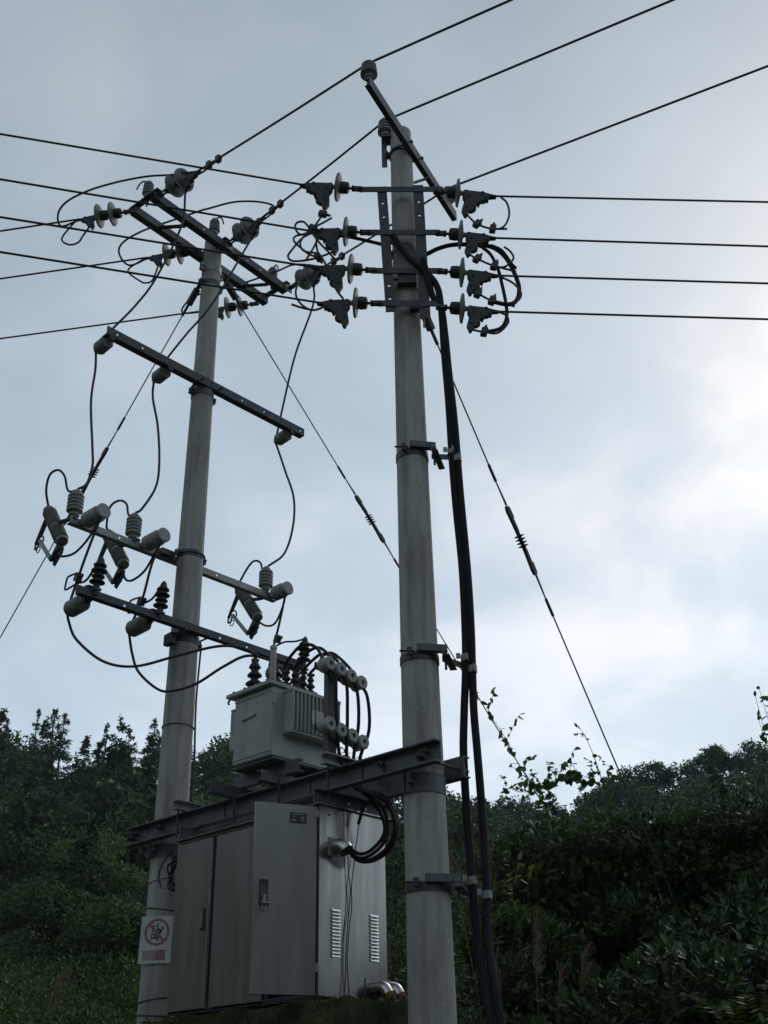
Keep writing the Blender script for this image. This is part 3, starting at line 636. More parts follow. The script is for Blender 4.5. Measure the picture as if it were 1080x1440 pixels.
    for b_ in (0.165, 0.275):
        mb = MB(); mb.tube(crom([L(BX1 + 0.002, b_, 2.262), L(BX1 + 0.07, b_ + 0.005, 2.262), L(BX1 + 0.105, b_ + 0.008, 2.250), L(BX1 + 0.13, b_ + 0.012, 2.215)], 6), 0.041, 20); mb.build('cable_elbow', M['shiny'], side)
        mb = MB().lathe(L(BX1 + 0.120, b_ + 0.012, 2.232), LD(0.5, 0.05, -0.85), [(0, 0.040), (0.03, 0.036), (0.055, 0.02)], 14); mb.build('foam_seal', M['rust'], side)
    MB().box(L(BX1 + 0.004, 0.215, 2.262), U, V, Z, 0.006, 0.24, 0.115).build('gland_plate', M['steel'], side)
    MB().box(L(BX1 + 0.012, bm, BZ0 + 0.006), U, V, Z, 0.02, lb, 0.006).build('drip_edge', M['steel'], side)
    return t
cabinet()
for i, (w_, lb_) in enumerate((([(2.152, -0.085, 3.40), (2.158, -0.08, 3.25), (2.155, -0.075, 3.0), (2.16, -0.06, 2.86), (2.156, -0.07, 2.72), (2.16, -0.10, 2.5), (2.158, -0.105, 2.3), (2.16, -0.13, 2.12), (2.17, -0.13, 1.9)], 'thin black wire hanging down the louvred cabinet side, nearer the open door'),
                        ([(2.19, 0.03, 3.46), (2.20, 0.0, 3.36), (2.165, 0.0, 3.2), (2.16, -0.02, 3.05), (2.162, -0.05, 2.88), (2.158, -0.045, 2.75), (2.162, -0.075, 2.6), (2.16, -0.09, 2.42), (2.162, -0.08, 2.25), (2.17, -0.075, 2.0)], 'thin black wire dangling past the louvres with a knot at its top'))):
    mb = MB().tube(crom([L(*p) for p in w_], 6), 0.0035, 6)
    if i: mb.tube(crom([L(2.22, 0.07, 3.47), L(2.205, 0.03, 3.42), L(2.195, 0.0, 3.33), L(2.19, -0.01, 3.30)], 5), 0.012, 8)
    tag(mb.build('hanging_wire', M['cable']), lb_, 'wire')

# ------------------------------------------------------------------ transformer
def transformer():
    t = thing('transformer', 'grey green oil transformer with ribbed radiators standing on the platform', 'transformer', L(1.36, 0, 3.84))
    def bx(name, a0, a1, b0, b1, z0, z1, m_='tank', par=None, bev=0.006):
        o = MB().box(L((a0 + a1) / 2, (b0 + b1) / 2, (z0 + z1) / 2), U, V, Z, a1 - a0, b1 - b0, z1 - z0).build(name, M[m_], par or t)
        if bev:
            md = o.modifiers.new('bevel', 'BEVEL'); md.width = bev; md.segments = 2
        return o
    tank = bx('tank', 1.15, 1.585, -0.31, 0.36, 3.86, 4.40, bev=0.012)
    bx('tank_base', 1.13, 1.60, -0.29, 0.34, 3.836, 3.857, 'beam')
    cov = bx('cover', 1.085, 1.605, -0.352, 0.40, 4.403, 4.432, bev=0.003)
    mb = MB()
    for k in range(7):
        for a_ in (1.10, 1.59): mb.bolt(L(a_, -0.32 + k * 0.115, 4.432), Z, 0.010, 0.014)
    for k in range(4): mb.bolt(L(1.16 + k * 0.13, -0.337, 4.432), Z, 0.010, 0.014)
    mb.build('cover_bolts', M['castiron'], cov)['kind'] = 'stuff'
    mb = MB().box(L(1.33, -0.318, 4.205), LD(1, 0, 0.10), V, Z, 0.16, 0.012, 0.014); mb.bolt(L(1.27, -0.324, 4.20), -V, 0.006, 0.006); mb.bolt(L(1.39, -0.324, 4.212), -V, 0.006, 0.006)
    mb.build('lifting_strip', M['tank'], tank)
    # radiators: closed bundle of fins on both flanks
    for s, a0 in ((1, 1.588), (-1, 1.147)):
        for k in range(13):
            b_ = -0.19 + k * 0.040
            aw = 0.115 if s > 0 else 0.185
            ac = a0 + s * aw / 2
            o = MB().box(L(ac, b_, 4.205), U, V, Z, aw, 0.013, 0.305).build('radiator_fin', M['tank'], t)
            md = o.modifiers.new('bevel', 'BEVEL'); md.width = 0.005; md.segments = 2
        ac = a0 + s * (0.055 if s > 0 else 0.09); hw = 0.112 if s > 0 else 0.18
        MB().box(L(ac, 0.05, 4.368), U, V, Z, hw, 0.50, 0.016).build('radiator_header', M['tank'], t)
        MB().box(L(ac, 0.05, 4.046), U, V, Z, hw - 0.012, 0.50, 0.010).build('radiator_header', M['tank'], t)
        MB().box(L(a0 + s * 0.03, 0.05, 4.205), U, V, Z, 0.01, 0.49, 0.30).build('radiator_web', M['tank'], t)
    # front cheek of the near radiator
    pl = MB().box(L(1.710, 0.055, 4.185), U, V, Z, 0.006, 0.135, 0.115).build('nameplate', M['plate'], t)
    MB().box(L(1.7135, 0.020, 4.185), U, V, Z, 0.002, 0.012, 0.112).build('nameplate_rule', M['dark'], pl)
    mb = MB()
    for k in range(5): mb.box(L(1.7135, 0.075, 4.225 - k * 0.02), U, V, Z, 0.001, 0.07, 0.003)
    mb.build('nameplate_print', M['galv'], pl)
    MB().lathe(L(1.545, -0.275, 4.432), Z, [(0, 0.030), (0.02, 0.030), (0.02, 0.024), (0.275, 0.024), (0.275, 0.028), (0.30, 0.028), (0.305, 0.02)], 16).build('filler_pipe', M['tank'], t)
    for z_ in (3.90, 4.36): MB().box(L(1.3675, -0.3125, z_), U, V, Z, 0.43, 0.006, 0.012).build('weld_rib', M['tank'], tank)
    for b_ in (-0.30, 0.33): MB().box(L(1.605, b_, 4.30), U, V, Z, 0.03, 0.012, 0.09).build('lifting_lug', M['tank'], tank)
    def bushing(a_, b_, h, r, n, m_, name):
        prof = [(0, r * 0.8), (0.03, r * 0.8), (0.03, r * 0.45)]
        for k in range(n):
            z_ = 0.04 + (h - 0.08) * k / n; dz = (h - 0.08) / n; q = r * (1 - 0.16 * k)
            prof += [(z_, r * 0.42), (z_ + dz * 0.25, q), (z_ + dz * 0.42, q * 0.96), (z_ + dz * 0.8, r * 0.42)]
        prof += [(h - 0.04, r * 0.3), (h - 0.02, r * 0.3), (h - 0.02, r * 0.22), (h, r * 0.22)]
        o = MB().lathe(L(a_, b_, 4.432), Z, prof, 20).build(name, M[m_], t)
        MB().lathe(L(a_, b_, 4.432 + h - 0.03), LD(0.6, 0.8), [(-0.03, 0.014), (0.03, 0.014)], 8).build('terminal', M['castiron'], o)
        return o
    for b_ in (-0.25, -0.03, 0.19): bushing(1.30, b_, 0.29, 0.070, 3, 'polymer', 'high_voltage_bushing')
    for b_ in (-0.06, 0.03, 0.12, 0.20): bushing(1.46, b_, 0.24, 0.043, 3, 'polymer', 'low_voltage_bushing')
    MB().tube(crom([L(1.12, -0.33, 4.40), L(1.11, -0.345, 4.37), L(1.115, -0.34, 4.35)], 5), 0.008, 6).build('hook', M['dark'], t)
    return t
transformer()

# ================================================================== CROSSARMS
def arm(a, b0, b1, z, label, m_='galv', n2=None, w1=0.075, w2=0.06, holes=(), cat='crossarm', rot=0.0, zz=True, grp=None):
    d = (V * math.cos(rot) + U * math.sin(rot))
    c = L(a, 0, z)
    mb = MB(); mb.angle(c + d * b0, c + d * b1, Z, n2 if n2 is not None else U, w1, w2, 0.009, [h - b0 for h in holes], 0.022)
    t = thing('crossarm', label, cat, c, grp)
    mb.build('angle_steel', M[m_], t)
    return t
def ubolt(p, a0, z, side, d):
    r0 = prad(z) + 0.012; c = L(a0, 0, z); s = side.cross(Z)
    mb = MB(); pts = [c + side * (r0 * 1.5) + s * r0] + [c + side * (r0 * math.cos(q)) + s * (r0 * math.sin(q)) for q in np.linspace(math.pi / 2, 3 * math.pi / 2, 14)] + [c + side * (r0 * 1.5) - s * r0]
    mb.tube(pts, 0.009, 8)
    for k in (-1, 1): mb.bolt(c + side * (r0 * 1.38) + s * (k * r0), side, 0.016, 0.016)
    mb.build('pole_clamp', M['galv'], p)
aA = arm(0.125, -1.235, 1.295, 8.03, 'middle crossarm of the left pole with three hanging post insulators behind it', 'shadedsteel', -U, 0.092, 0.075, (-1.12, -0.83, -0.55, 0.02, 0.42, 0.72, 0.95, 1.24))
ubolt(aA, 0, 8.06, U, V)
aB = arm(-0.125, -1.21, 1.19, 6.115, 'pale crossarm passing behind the left pole and holding the fuse cutouts', 'galvlight', -U, 0.065, 0.06, (-0.70, -0.3, 0.42, 0.78))
ubolt(aB, 0, 6.15, -U, V)
MB().box(L(-0.10, -0.20, 6.16), V, U, Z, 0.14, 0.05, 0.06).build('pole_saddle', M['galv'], aB)
MB().box(L(-0.10, 0.17, 6.12), V, U, Z, 0.05, 0.06, 0.12).build('pole_saddle', M['galv'], aB)
aC = arm(0.125, -1.22, 1.36, 5.335, 'lowest crossarm of the left pole carrying the black surge arresters', 'shadedsteel', U, 0.095, 0.065, (-0.74, 0.30, 0.62))
ubolt(aC, 0, 5.33, U, V)
MB().box(L(0.02, -0.17, 5.27), V, U, Z, 0.05, 0.12, 0.10).build('pole_saddle', M['castiron'], aC)
# double strain arm on the head of the left pole
ROTD = -0.066
aD = thing('strain_crossarm', 'double steel strain arm at the head of the left pole', 'crossarm', L(0, 0, 9.9))
dD = V * math.cos(ROTD) + U * math.sin(ROTD); uD = dD.cross(Z)
if uD.dot(U) < 0: uD = -uD
PD = lambda a, b, z: L(0, 0, z) + uD * a + dD * b
for sg, hl, mm in ((1, (-0.72, -0.3, 0.35, 0.55), 'shadedsteel'), (-1, (), 'galv')):
    mb = MB(); mb.angle(PD(0.19 if sg > 0 else -0.125, -0.98, 9.865), PD(0.19 if sg > 0 else -0.125, 0.98, 9.865), Z, -uD, 0.095, 0.08, 0.009, [h + 0.98 for h in hl], 0.022); mb.build('angle_steel', M[mm], aD)
for b_ in (-0.955, 0.955, 0.0):
    MB().box(PD(0, b_, 9.967), uD, dD, Z, 0.46, 0.07, 0.010).build('tie_plate', M['galv'], aD)
for b_ in (-0.62, 0.62):
    MB().bar(PD(-0.12, b_ - 0.05, 9.858), PD(0.12, b_ + 0.12, 9.858), 0.05, 0.008).build('brace', M['galv'], aD)
for b_ in (0.02, 0.955):
    o = MB().box(PD(0.205, b_ + 0.03, 9.91), uD, dD, Z, 0.008, 0.10, 0.10).build('washer_plate', M['galvlight'], aD)
    mb = MB()
    for k in (-1, 1): mb.bolt(PD(0.209, b_ + 0.03 + k * 0.02, 9.91 + k * 0.015), uD, 0.014, 0.016)
    mb.build('bolts', M['castiron'], o)['kind'] = 'stuff'
# top arm of the right pole, square to the line that leaves it
ROTR = math.atan2(-0.555, 1.893)
aR = thing('crossarm', 'dark top crossarm on the right pole carrying pin insulators', 'crossarm', L(2.80, 0, 9.62))
dR = V * math.cos(ROTR) + U * math.sin(ROTR); uR = dR.cross(Z)
if uR.dot(U) < 0: uR = -uR
PRr = lambda a, b, z: L(2.775, 0, z) + uR * a + dR * b
mb = MB(); mb.angle(PRr(0.165, -0.90, 9.235), PRr(0.165, 0.94, 9.235), Z, -uR, 0.11, 0.05, 0.009, [0.10, 0.62, 1.3], 0.018); mb.build('angle_steel', M['shadedsteel'], aR)
ubolt(aR, SEP, 9.29, uR, dR)
MB().bar(PRr(0.15, 0.32, 9.25), L(SEP, 0.0, 9.02) + dR * 0.105, 0.05, 0.008).build('brace', M['galv'], aR)
mb = MB().box(L(2.68, -0.10, 9.34), X, Y, Z, 0.05, 0.006, 0.36); mb.box(L(2.70, -0.09, 9.505), X, Y, Z, 0.09, 0.12, 0.02); mb.build('top_bracket', M['galv'], aR)

# ================================================================== INSULATORS
def shed_prof(h, r, n, base=0.05, rb=0.035, top=0.03, taper=0.0, core=0.78):
    p = [(0, rb * 0.7), (base * 0.5, rb * 0.7), (base * 0.5, rb), (base, rb), (base + 0.005, r * 0.7)]
    hh = h - base - top - 0.01
    for k in range(n):
        z0 = base + 0.01 + hh * k / n; dz = hh / n; q = r * (1 - taper * k / max(1, n - 1))
        p += [(z0, q * core), (z0 + dz * 0.22, q), (z0 + dz * 0.62, q), (z0 + dz * 0.8, q * core), (z0 + dz * 0.98, q * core)]
    p += [(h - top, r * 0.62), (h - top * 0.5, r * 0.6), (h, r * 0.3)]
    return p
def pin(P, label, h=0.25, r=0.062, m_='porcelain', n=4, grp=None, tie=None, d=Z):
    t = thing('pin_insulator', label, 'insulator', P, grp)
    MB().lathe(P, d, shed_prof(h, r, n, 0.055, 0.04, 0.035, 0.12), 24).build('porcelain_body', M[m_], t)
    MB().lathe(Vector(P) - Vector(d) * 0.10, d, [(0, 0.010), (0.04, 0.010), (0.04, 0.022), (0.06, 0.022), (0.06, 0.012), (0.10, 0.012)], 8).build('pin', M['castiron'], t)
    if tie:
        mb = MB().tube(crom([P + Z * (h - 0.02), P + Z * (h - 0.005) + tie * 0.06, P + Z * (h - 0.06) + tie * 0.10, P + Z * (h - 0.13) + tie * 0.12], 5), 0.009, 6); mb.build('tie_tail', M['wire'], t)
    return t
pin(PD(0.02, -0.945, 9.972), 'pin insulator on the near end of the double strain arm', tie=LD(-0.6, -0.8))
pin(PD(0.14, -0.12, 9.972), 'pin insulator standing right over the head of the left pole', tie=LD(0.7, 0.2))
pin(PD(0.06, 0.86, 9.972), 'pin insulator on the far end of the double strain arm', tie=LD(0.8, -0.1))
pin(PRr(0.135, -0.855, 9.345), 'pin insulator on the raised near end of the top crossarm', 0.23, 0.075, grp=None)
pin(L(2.70, -0.10, 9.52), 'pin insulator beside the tip of the right pole', 0.25, 0.072)
pin(PRr(0.135, 0.82, 9.345), 'pin insulator at the far end of the top crossarm behind the disc', 0.23, 0.072)
def post(P, d, label, ln, r, n, m_, cap=False):
    t = thing('post_insulator', label, 'insulator', P)
    MB().lathe(P, d, shed_prof(ln, r, n, 0.05, r * 0.6, 0.05, 0.0, 0.88), 26).build('porcelain_body', M[m_], t)
    if cap:
        MB().lathe(Vector(P) + Vector(d) * (ln - 0.01), d, [(0, r * 0.92), (0.02, r * 0.94), (0.028, r * 0.8), (0.024, r * 0.3)], 22).build('end_cap', M['porcelainlight'], t)
    MB().lathe(Vector(P) - Vector(d) * 0.02, d, [(0, 0.035), (0.025, 0.035)], 10).build('foot', M['castiron'], t)
    return t
SEATS = (-1.12, -0.49, 1.12)
WHICH = ('near', 'middle', 'far')
for b_, w in zip((-1.165, -0.49, 1.13), WHICH):
    post(L(0.10, b_, 8.025), LD(-1, 0.02, -0.05), 'grey post insulator pointing back from the %s end of the middle crossarm' % w if w != 'middle' else 'grey post insulator pointing back from the middle crossarm just left of the pole', 0.27, 0.068, 4, 'porcelain')
    # upright and horizontal pair on the cutout arm
for b_, w in zip((-1.17, -0.55, 1.06), WHICH):
    n_ = {'near': 'leftmost', 'middle': 'second', 'far': 'rightmost'}[w]
    post(L(-0.15, b_, 6.18), Z, '%s of three upright ribbed post insulators on the pale cutout arm' % n_, 0.285, 0.072, 5, 'porcelain')
for b_, a1, w in zip((-1.09, -0.45, 1.11), (0.17, 0.17, 0.11), WHICH):
    n_ = {'near': 'leftmost', 'middle': 'second', 'far': 'rightmost'}[w]
    post(L(-0.12, b_, 6.15), LD(1, 0.03, 0.02), '%s of three pale capped insulators jutting towards the viewer from the cutout arm' % n_, a1 + 0.13, 0.075, 4, 'porcelainlight', True)
for b_, w in zip((-1.085, -0.46, 1.17), WHICH):
    post(L(0.10, b_, 5.34), LD(-1, 0.03, 0.0), {'near': 'leftmost', 'middle': 'second', 'far': 'rightmost'}[w] + ' of three grey post insulators under the lowest crossarm', 0.32, 0.075, 4, 'porcelain')

# disc insulator strings with strain clamps
def disc_prof(): return [(0, 0.018), (0.012, 0.045), (0.055, 0.052), (0.075, 0.048), (0.082, 0.075), (0.090, 0.118), (0.100, 0.127), (0.108, 0.124), (0.104, 0.105), (0.112, 0.098), (0.103, 0.088), (0.116, 0.080), (0.105, 0.068), (0.120, 0.056), (0.108, 0.046), (0.118, 0.03), (0.150, 0.015)]
CLAMP = [(0.00, 0.020), (0.03, 0.030), (0.045, 0.022), (0.17, 0.012), (0.185, 0.020), (0.20, 0.004), (0.26, -0.012), (0.30, -0.018), (0.30, -0.030), (0.24, -0.040), (0.225, -0.055), (0.228, -0.085), (0.205, -0.082), (0.19, -0.098), (0.165, -0.098), (0.145, -0.125), (0.118, -0.135), (0.112, -0.165), (0.118, -0.19), (0.09, -0.215), (0.055, -0.225), (0.035, -0.275), (0.012, -0.285), (-0.015, -0.215), (0.000, -0.15), (0.012, -0.10), (-0.004, -0.06), (-0.005, -0.01)]
def strain(P, d, n, label, grp, hang=Z * -1, clampscale=1.0, r=1.0, lead=0.10, flip=1, mdisc='glassdisc'):
    d = Vector(d).normalized(); t = thing('strain_insulator_string', label, 'insulator', P, grp)
    s = d.cross(Z).normalized(); u2 = s.cross(d)
    if u2.z < 0: u2 = -u2
    mb = MB()
    for k in (-1, 1): mb.box(P + d * (lead * 0.45) + s * (k * 0.016), d, s, u2, lead * 1.05, 0.007, 0.032)
    mb.lathe(P + d * (lead * 0.85) - s * 0.032, s, [(0, 0.010), (0.064, 0.010)], 8); mb.lathe(P + d * (lead * 0.2) - s * 0.032, s, [(0, 0.010), (0.064, 0.010)], 8)
    mb.lathe(P + d * (lead * 0.9), d, [(0, 0.012), (0.05, 0.012)], 8)
    mb.build('clevis', M['castiron'], t)
    q = P + d * (lead + 0.02)
    for k in range(n):
        o = MB().lathe(q, d, [(tt, rr_ * r) for tt, rr_ in disc_prof()], 32).build('disc', M[mdisc], t)
        MB().lathe(q - d * 0.003, d, [(0, 0.024), (0.01, 0.050 * r), (0.06, 0.055 * r), (0.078, 0.050 * r), (0.079, 0.03)], 18).build('disc_cap', M['castiron'], o)
        q = q + d * 0.148
    c = MB(); th = 0.05 * clampscale
    c.prism([(x * clampscale, y * clampscale * flip) for x, y in CLAMP], q - s * (th / 2), d, u2, s * th)
    body = c.build('strain_clamp', M['dark'], t)
    md = body.modifiers.new('bevel', 'BEVEL'); md.width = 0.006; md.segments = 2; md.limit_method = 'ANGLE'
    mb = MB()
    for x, y in ((0.20, -0.06), (0.14, -0.12), (0.10, -0.18), (0.17, 0.0), (0.05, -0.05), (0.03, -0.18)):
        mb.lathe(q + d * (x * clampscale) + u2 * (y * clampscale * flip) - s * (th * 0.75), s, [(0, 0.009), (th * 1.5, 0.009)], 6)
    mb.build('clamp_bolts', M['castiron'], body)['kind'] = 'stuff'
    return q, d, u2
GL = 'strain strings of the high voltage line'
# three pulling left, three pulling towards the right pole
NOSE, HEEL, NOSR, BOTR = {}, {}, {}, {}
DL = Vector((-0.985, 0.16, -0.01))
for P_, w in ((PD(-0.16, -0.985, 9.89), 'near'), (PD(-0.08, -0.135, 9.89), 'middle'), (PD(-0.235, 0.925, 9.89), 'far')):
    lab = {'near': 'twin disc insulator pulling left from the near end of the strain arm', 'middle': 'twin disc insulator pulling left from the middle of the strain arm', 'far': 'twin disc insulator partly hidden behind the left pole'}[w]
    q, d, u2 = strain(P_, DL, 2, lab, GL, clampscale=0.62, lead=0.10)
    NOSE[w] = q + d * 0.17 - u2 * 0.012; HEEL[w] = q + d * 0.03 - u2 * 0.10
for P_, e_, w in ((PD(0.20, -0.925, 9.93), PRr(0.135, -0.855, 9.565), 'near'), (PD(0.20, 0.04, 9.93), L(2.70, -0.10, 9.755), 'middle'), (PD(0.22, 1.0, 9.92), PRr(0.135, 0.82, 9.565), 'far')):
    lab = {'near': 'twin disc insulator seen end on at the near end of the strain arm', 'middle': 'twin disc insulator seen end on right of the left pole head', 'far': 'twin disc insulator seen end on at the far end, close to the strain frame'}[w]
    q, d, u2 = strain(P_, e_ - P_, 2, lab, GL, clampscale=0.72, lead=0.12)
    NOSR[w] = q + d * 0.19 - u2 * 0.012; BOTR[w] = q + d * 0.02 - u2 * 0.18

# ================================================================== LOW VOLTAGE STRAIN FRAME ON THE RIGHT POLE
YF = 7.17
fr = thing('strain_rack', 'dark steel strain frame of two uprights and four straps on the right pole', 'steel frame', Vector((0.2, YF, 8.0)))
MB().holed((0.040, YF, 8.735), (0.092, YF, 7.33), X, 0.085, 0.010, [0.20, 0.36, 1.13, 1.27], 0.02).build('upright', M['shadedsteel'], fr)
MB().holed((0.362, YF, 8.745), (0.372, YF, 7.25), X, 0.09, 0.010, [0.20, 0.36, 0.95], 0.02).build('upright', M['shadedsteel'], fr)
for z_, x0, x1 in ((8.69, -0.155, 0.58), (8.185, -0.10, 0.53), (7.755, -0.06, 0.535), (7.405, -0.04, 0.50)):
    MB().bar((x0, YF - 0.010, z_ + 0.01), (x1, YF - 0.010, z_ - 0.008), 0.010, 0.058, Z).build('strap', M['shadedsteel'], fr)
MB().box((0.235, YF + 0.03, 7.70), X, Y, Z, 0.16, 0.06, 0.12).build('pole_bracket', M['castiron'], fr)
MB().box((0.31, YF + 0.02, 7.40), X, Y, Z, 0.12, 0.06, 0.09).build('pole_bracket', M['castiron'], fr)
mb = MB(); mb.lathe((0.10, YF + 0.03, 7.70), X, [(0, 0.012), (0.2, 0.012)], 8); mb.bolt((0.105, YF + 0.03, 7.70), -X, 0.022, 0.018); mb.lathe((0.36, YF, 7.16), Z, [(0, 0.008), (0.1, 0.008)], 8); o_ = mb.build('bolts', M['castiron'], fr); o_['kind'] = 'stuff'
MB().bar((0.07, YF + 0.012, 8.15), (0.36, YF + 0.012, 7.90), 0.012, 0.06).build('brace', M['shadedsteel'], fr)
GLV = 'single disc strain insulators of the low voltage lines'
ORD = ('top', 'second', 'third', 'lowest')
LVR = [((0.50, YF - 0.01, 8.655), (1.063, 7.19, 8.624), (0.999, 0.05, -0.008)), ((0.50, YF - 0.01, 8.17), (1.06, 7.19, 8.135), (0.998, 0.064, -0.009)),
       ((0.49, YF - 0.01, 7.745), (1.03, 7.19, 7.72), (0.998, 0.064, -0.009)), ((0.47, YF - 0.01, 7.36), (0.97, 7.19, 7.34), (0.998, 0.066, -0.009))]
LVL = [((-0.13, YF - 0.01, 8.70), (-0.654, 7.19, 8.81), (-0.966, -0.258, -0.008)), ((-0.06, YF - 0.01, 8.19), (-0.58, 7.19, 8.26), (-0.963, -0.269, -0.008)),
       ((-0.02, YF - 0.01, 7.765), (-0.49, 7.19, 7.845), (-0.963, -0.271, -0.008)), ((0.02, YF - 0.01, 7.41), (-0.49, 7.19, 7.466), (-0.96, -0.28, -0.008))]
LWS = []; LVB = []
for i, (P_, Q_, d_) in enumerate(LVR):
    q, d, u2 = strain(Vector(P_), Vector(Q_) - Vector(P_), 1, '%s single disc insulator on the right side of the strain frame' % ORD[i], GLV, clampscale=(0.98 if i == 0 else 0.86), lead=0.09)
    cs = 0.98 if i == 0 else 0.86; LVB.append(tuple(q + d * (0.03 * cs) - u2 * (0.25 * cs)))
    LWS.append((q + d * 0.21 + u2 * -0.015, Vector(d_), '%s of four parallel wires leaving the strain frame to the right' % ORD[i]))
for i, (P_, Q_, d_) in enumerate(LVL):
    q, d, u2 = strain(Vector(P_), Vector(Q_) - Vector(P_), 1, '%s single disc insulator on the left side of the strain frame' % ORD[i], GLV, clampscale=(1.0 if i == 0 else 0.92), lead=0.10)
    cs = 1.0 if i == 0 else 0.92; LVB.append(tuple(q + d * (0.03 * cs) - u2 * (0.25 * cs)))
    LWS.append((q + d * 0.21 + u2 * -0.015, Vector(d_), '%s of four parallel wires leaving the strain frame to the left' % ORD[i]))

# ================================================================== FUSE CUTOUTS, SURGE ARRESTERS, EARTHING CLAMPS
def cutout(c, label):
    C_ = Vector(c); ax = LD(-0.59, 0, 0.81); t = thing('fuse_cutout', label, 'fuse cutout', C_, 'fuse cutouts under the pale crossarm')
    P = lambda al, q, s=0: C_ + ax * al + LD(-0.81, 0, -0.59) * q + V * s
    h = 0.265; prof = [(-h, 0.03), (-h, 0.052), (-h + 0.035, 0.055)]
    for z_ in list(np.linspace(-h + 0.045, -0.058, 8)) + [None] + list(np.linspace(0.04, 0.225, 8)):
        if z_ is None: prof += [(-0.032, 0.046), (-0.030, 0.060), (0.030, 0.060), (0.032, 0.046)]
        else: prof += [(z_, 0.045), (z_ + 0.006, 0.066), (z_ + 0.012, 0.067), (z_ + 0.018, 0.045)]
    prof += [(h, 0.05), (h + 0.03, 0.05), (h + 0.045, 0.03)]
    MB().lathe(C_, ax, prof, 26).build('porcelain_body', M['porcelain'], t)
    mb = MB().tube(crom([P(0.0, -0.05), C_ + U * 0.15 + Z * 0.0, L(0, 0, 0) + (C_ - L(0, 0, 0)) + U * 0.36 - Z * 0.03], 6), 0.02, 8); mb.ring(P(0.02, 0), ax, 0.059, 0.008, 0.04); mb.build('bracket', M['castiron'], t)
    mb = MB(); mb.bar(P(0.26, 0.02), P(0.13, 0.30), 0.03, 0.012); mb.bar(P(0.27, 0.02, 0.025), P(0.19, 0.24, 0.025), 0.01, 0.05)
    mb.tube(crom([P(0.13, 0.30), P(0.09, 0.33), P(0.07, 0.29), P(0.10, 0.25)], 5), 0.009, 6); mb.tube(crom([P(0.16, 0.22), P(0.10, 0.18), P(0.05, 0.2), P(0.08, 0.24)], 5), 0.008, 6)
    mb.build('top_contact', M['dark'], t)
    tb = MB().tube([P(0.10, 0.235), P(-0.28, 0.195)], 0.020, 12).build('fuse_tube', M['galvlight'], t)
    ring_ = [P(0.035 + 0.030 * math.sin(q), 0.29 + 0.030 * math.cos(q)) for q in np.linspace(0, 2 * math.pi, 15)]
    MB().tube(ring_, 0.005, 6).build('pull_ring', M['dark'], tb)
    mb = MB(); mb.bar(P(-0.25, 0.02), P(-0.30, 0.19), 0.05, 0.03); mb.bar(P(-0.31, 0.06, 0.02), P(-0.33, 0.21, 0.02), 0.016, 0.05)
    mb.lathe(P(-0.30, 0.17) - V * 0.035, V, [(0, 0.022), (0.07, 0.022)], 10); mb.lathe(P(-0.29, 0.06) - V * 0.03, V, [(0, 0.028), (0.06, 0.028)], 10)
    mb.tube(crom([P(-0.29, 0.12), P(-0.36, 0.14), P(-0.38, 0.10), P(-0.33, 0.06)], 5), 0.008, 6); mb.build('lower_hinge', M['dark'], t)
    return t
cutout(L(-0.535, -1.12, 6.262), 'leftmost fuse cutout hanging off the pale crossarm, clear against the sky')
cutout(L(-0.485, -0.50, 6.225), 'second fuse cutout, its top hidden by the pale crossarm, left of the pole')
cutout(L(-0.455, 1.10, 6.17), 'rightmost fuse cutout, right of the left pole above the transformer')
def arrester(P, label):
    P = Vector(P); t = thing('surge_arrester', label, 'surge arrester', P)
    prof = [(0, 0.03), (0.03, 0.03)]
    for k in range(4):
        z0 = 0.03 + k * 0.052; r = 0.066 if k % 2 == 0 else 0.056
        prof += [(z0, 0.034), (z0 + 0.014, r), (z0 + 0.022, r), (z0 + 0.046, 0.034)]
    prof += [(0.245, 0.030), (0.265, 0.026), (0.29, 0.006)]
    d = LD(0.05, 0.04, 1)
    MB().lathe(P, d, prof, 20).build('polymer_housing', M['polymer'], t)
    mb = MB(); mb.box(P - Z * 0.02 - U * 0.03, U, V, Z, 0.12, 0.07, 0.02); mb.lathe(P - Z * 0.075, Z, [(0, 0.022), (0.06, 0.03), (0.08, 0.03)], 10); mb.lathe(P + LD(-1, -0.3) * 0.08 - Z * 0.035, Z, [(0, 0.038), (0.06, 0.038), (0.07, 0.02)], 14); mb.build('bracket', M['castiron'], t)
    return t
arrester(L(0.14, -1.04, 5.455), 'leftmost black ribbed surge arrester on the lowest crossarm')
arrester(L(0.14, -0.385, 5.44), 'second black ribbed surge arrester on the lowest crossarm, left of the pole')
arrester(L(0.14, 1.325, 5.40), 'rightmost black ribbed surge arrester, above the transformer')
def earth_clamp(P, loop, label):
    P = Vector(P); t = thing('earthing_clamp', label, 'clamp', P, 'earthing clamps on the leads')
    MB().box(P, LD(0.35, 0, 0.94), V, LD(0.94, 0, -0.35), 0.075, 0.05, 0.06).build('clamp_body', M['dark'], t)
    mb = MB(); mb.bolt(P + U * 0.03, U, 0.018, 0.03); mb.build('bolt', M['castiron'], t)
    if loop:
        q = [P + LD(-1, 0, 0) * x + Z * z for x, z in ((0.02, 0.045), (0.10, 0.060), (0.17, 0.062), (0.185, 0.045), (0.20, -0.03), (0.19, -0.055), (0.16, -0.06), (0.02, -0.055))]
        MB().tube(q, 0.009, 8).build('earthing_loop', M['dark'], t)
    return t
earth_clamp(L(-0.085, -1.088, 5.61), True, 'black clamp with a square earthing loop, the one farther left')
earth_clamp(L(-0.085, -0.435, 5.59), True, 'black clamp with a square earthing loop, the one nearer the left pole')
earth_clamp(L(-0.03, 1.135, 5.66), False, 'black clamp block on the lead above the transformer filler pipe')

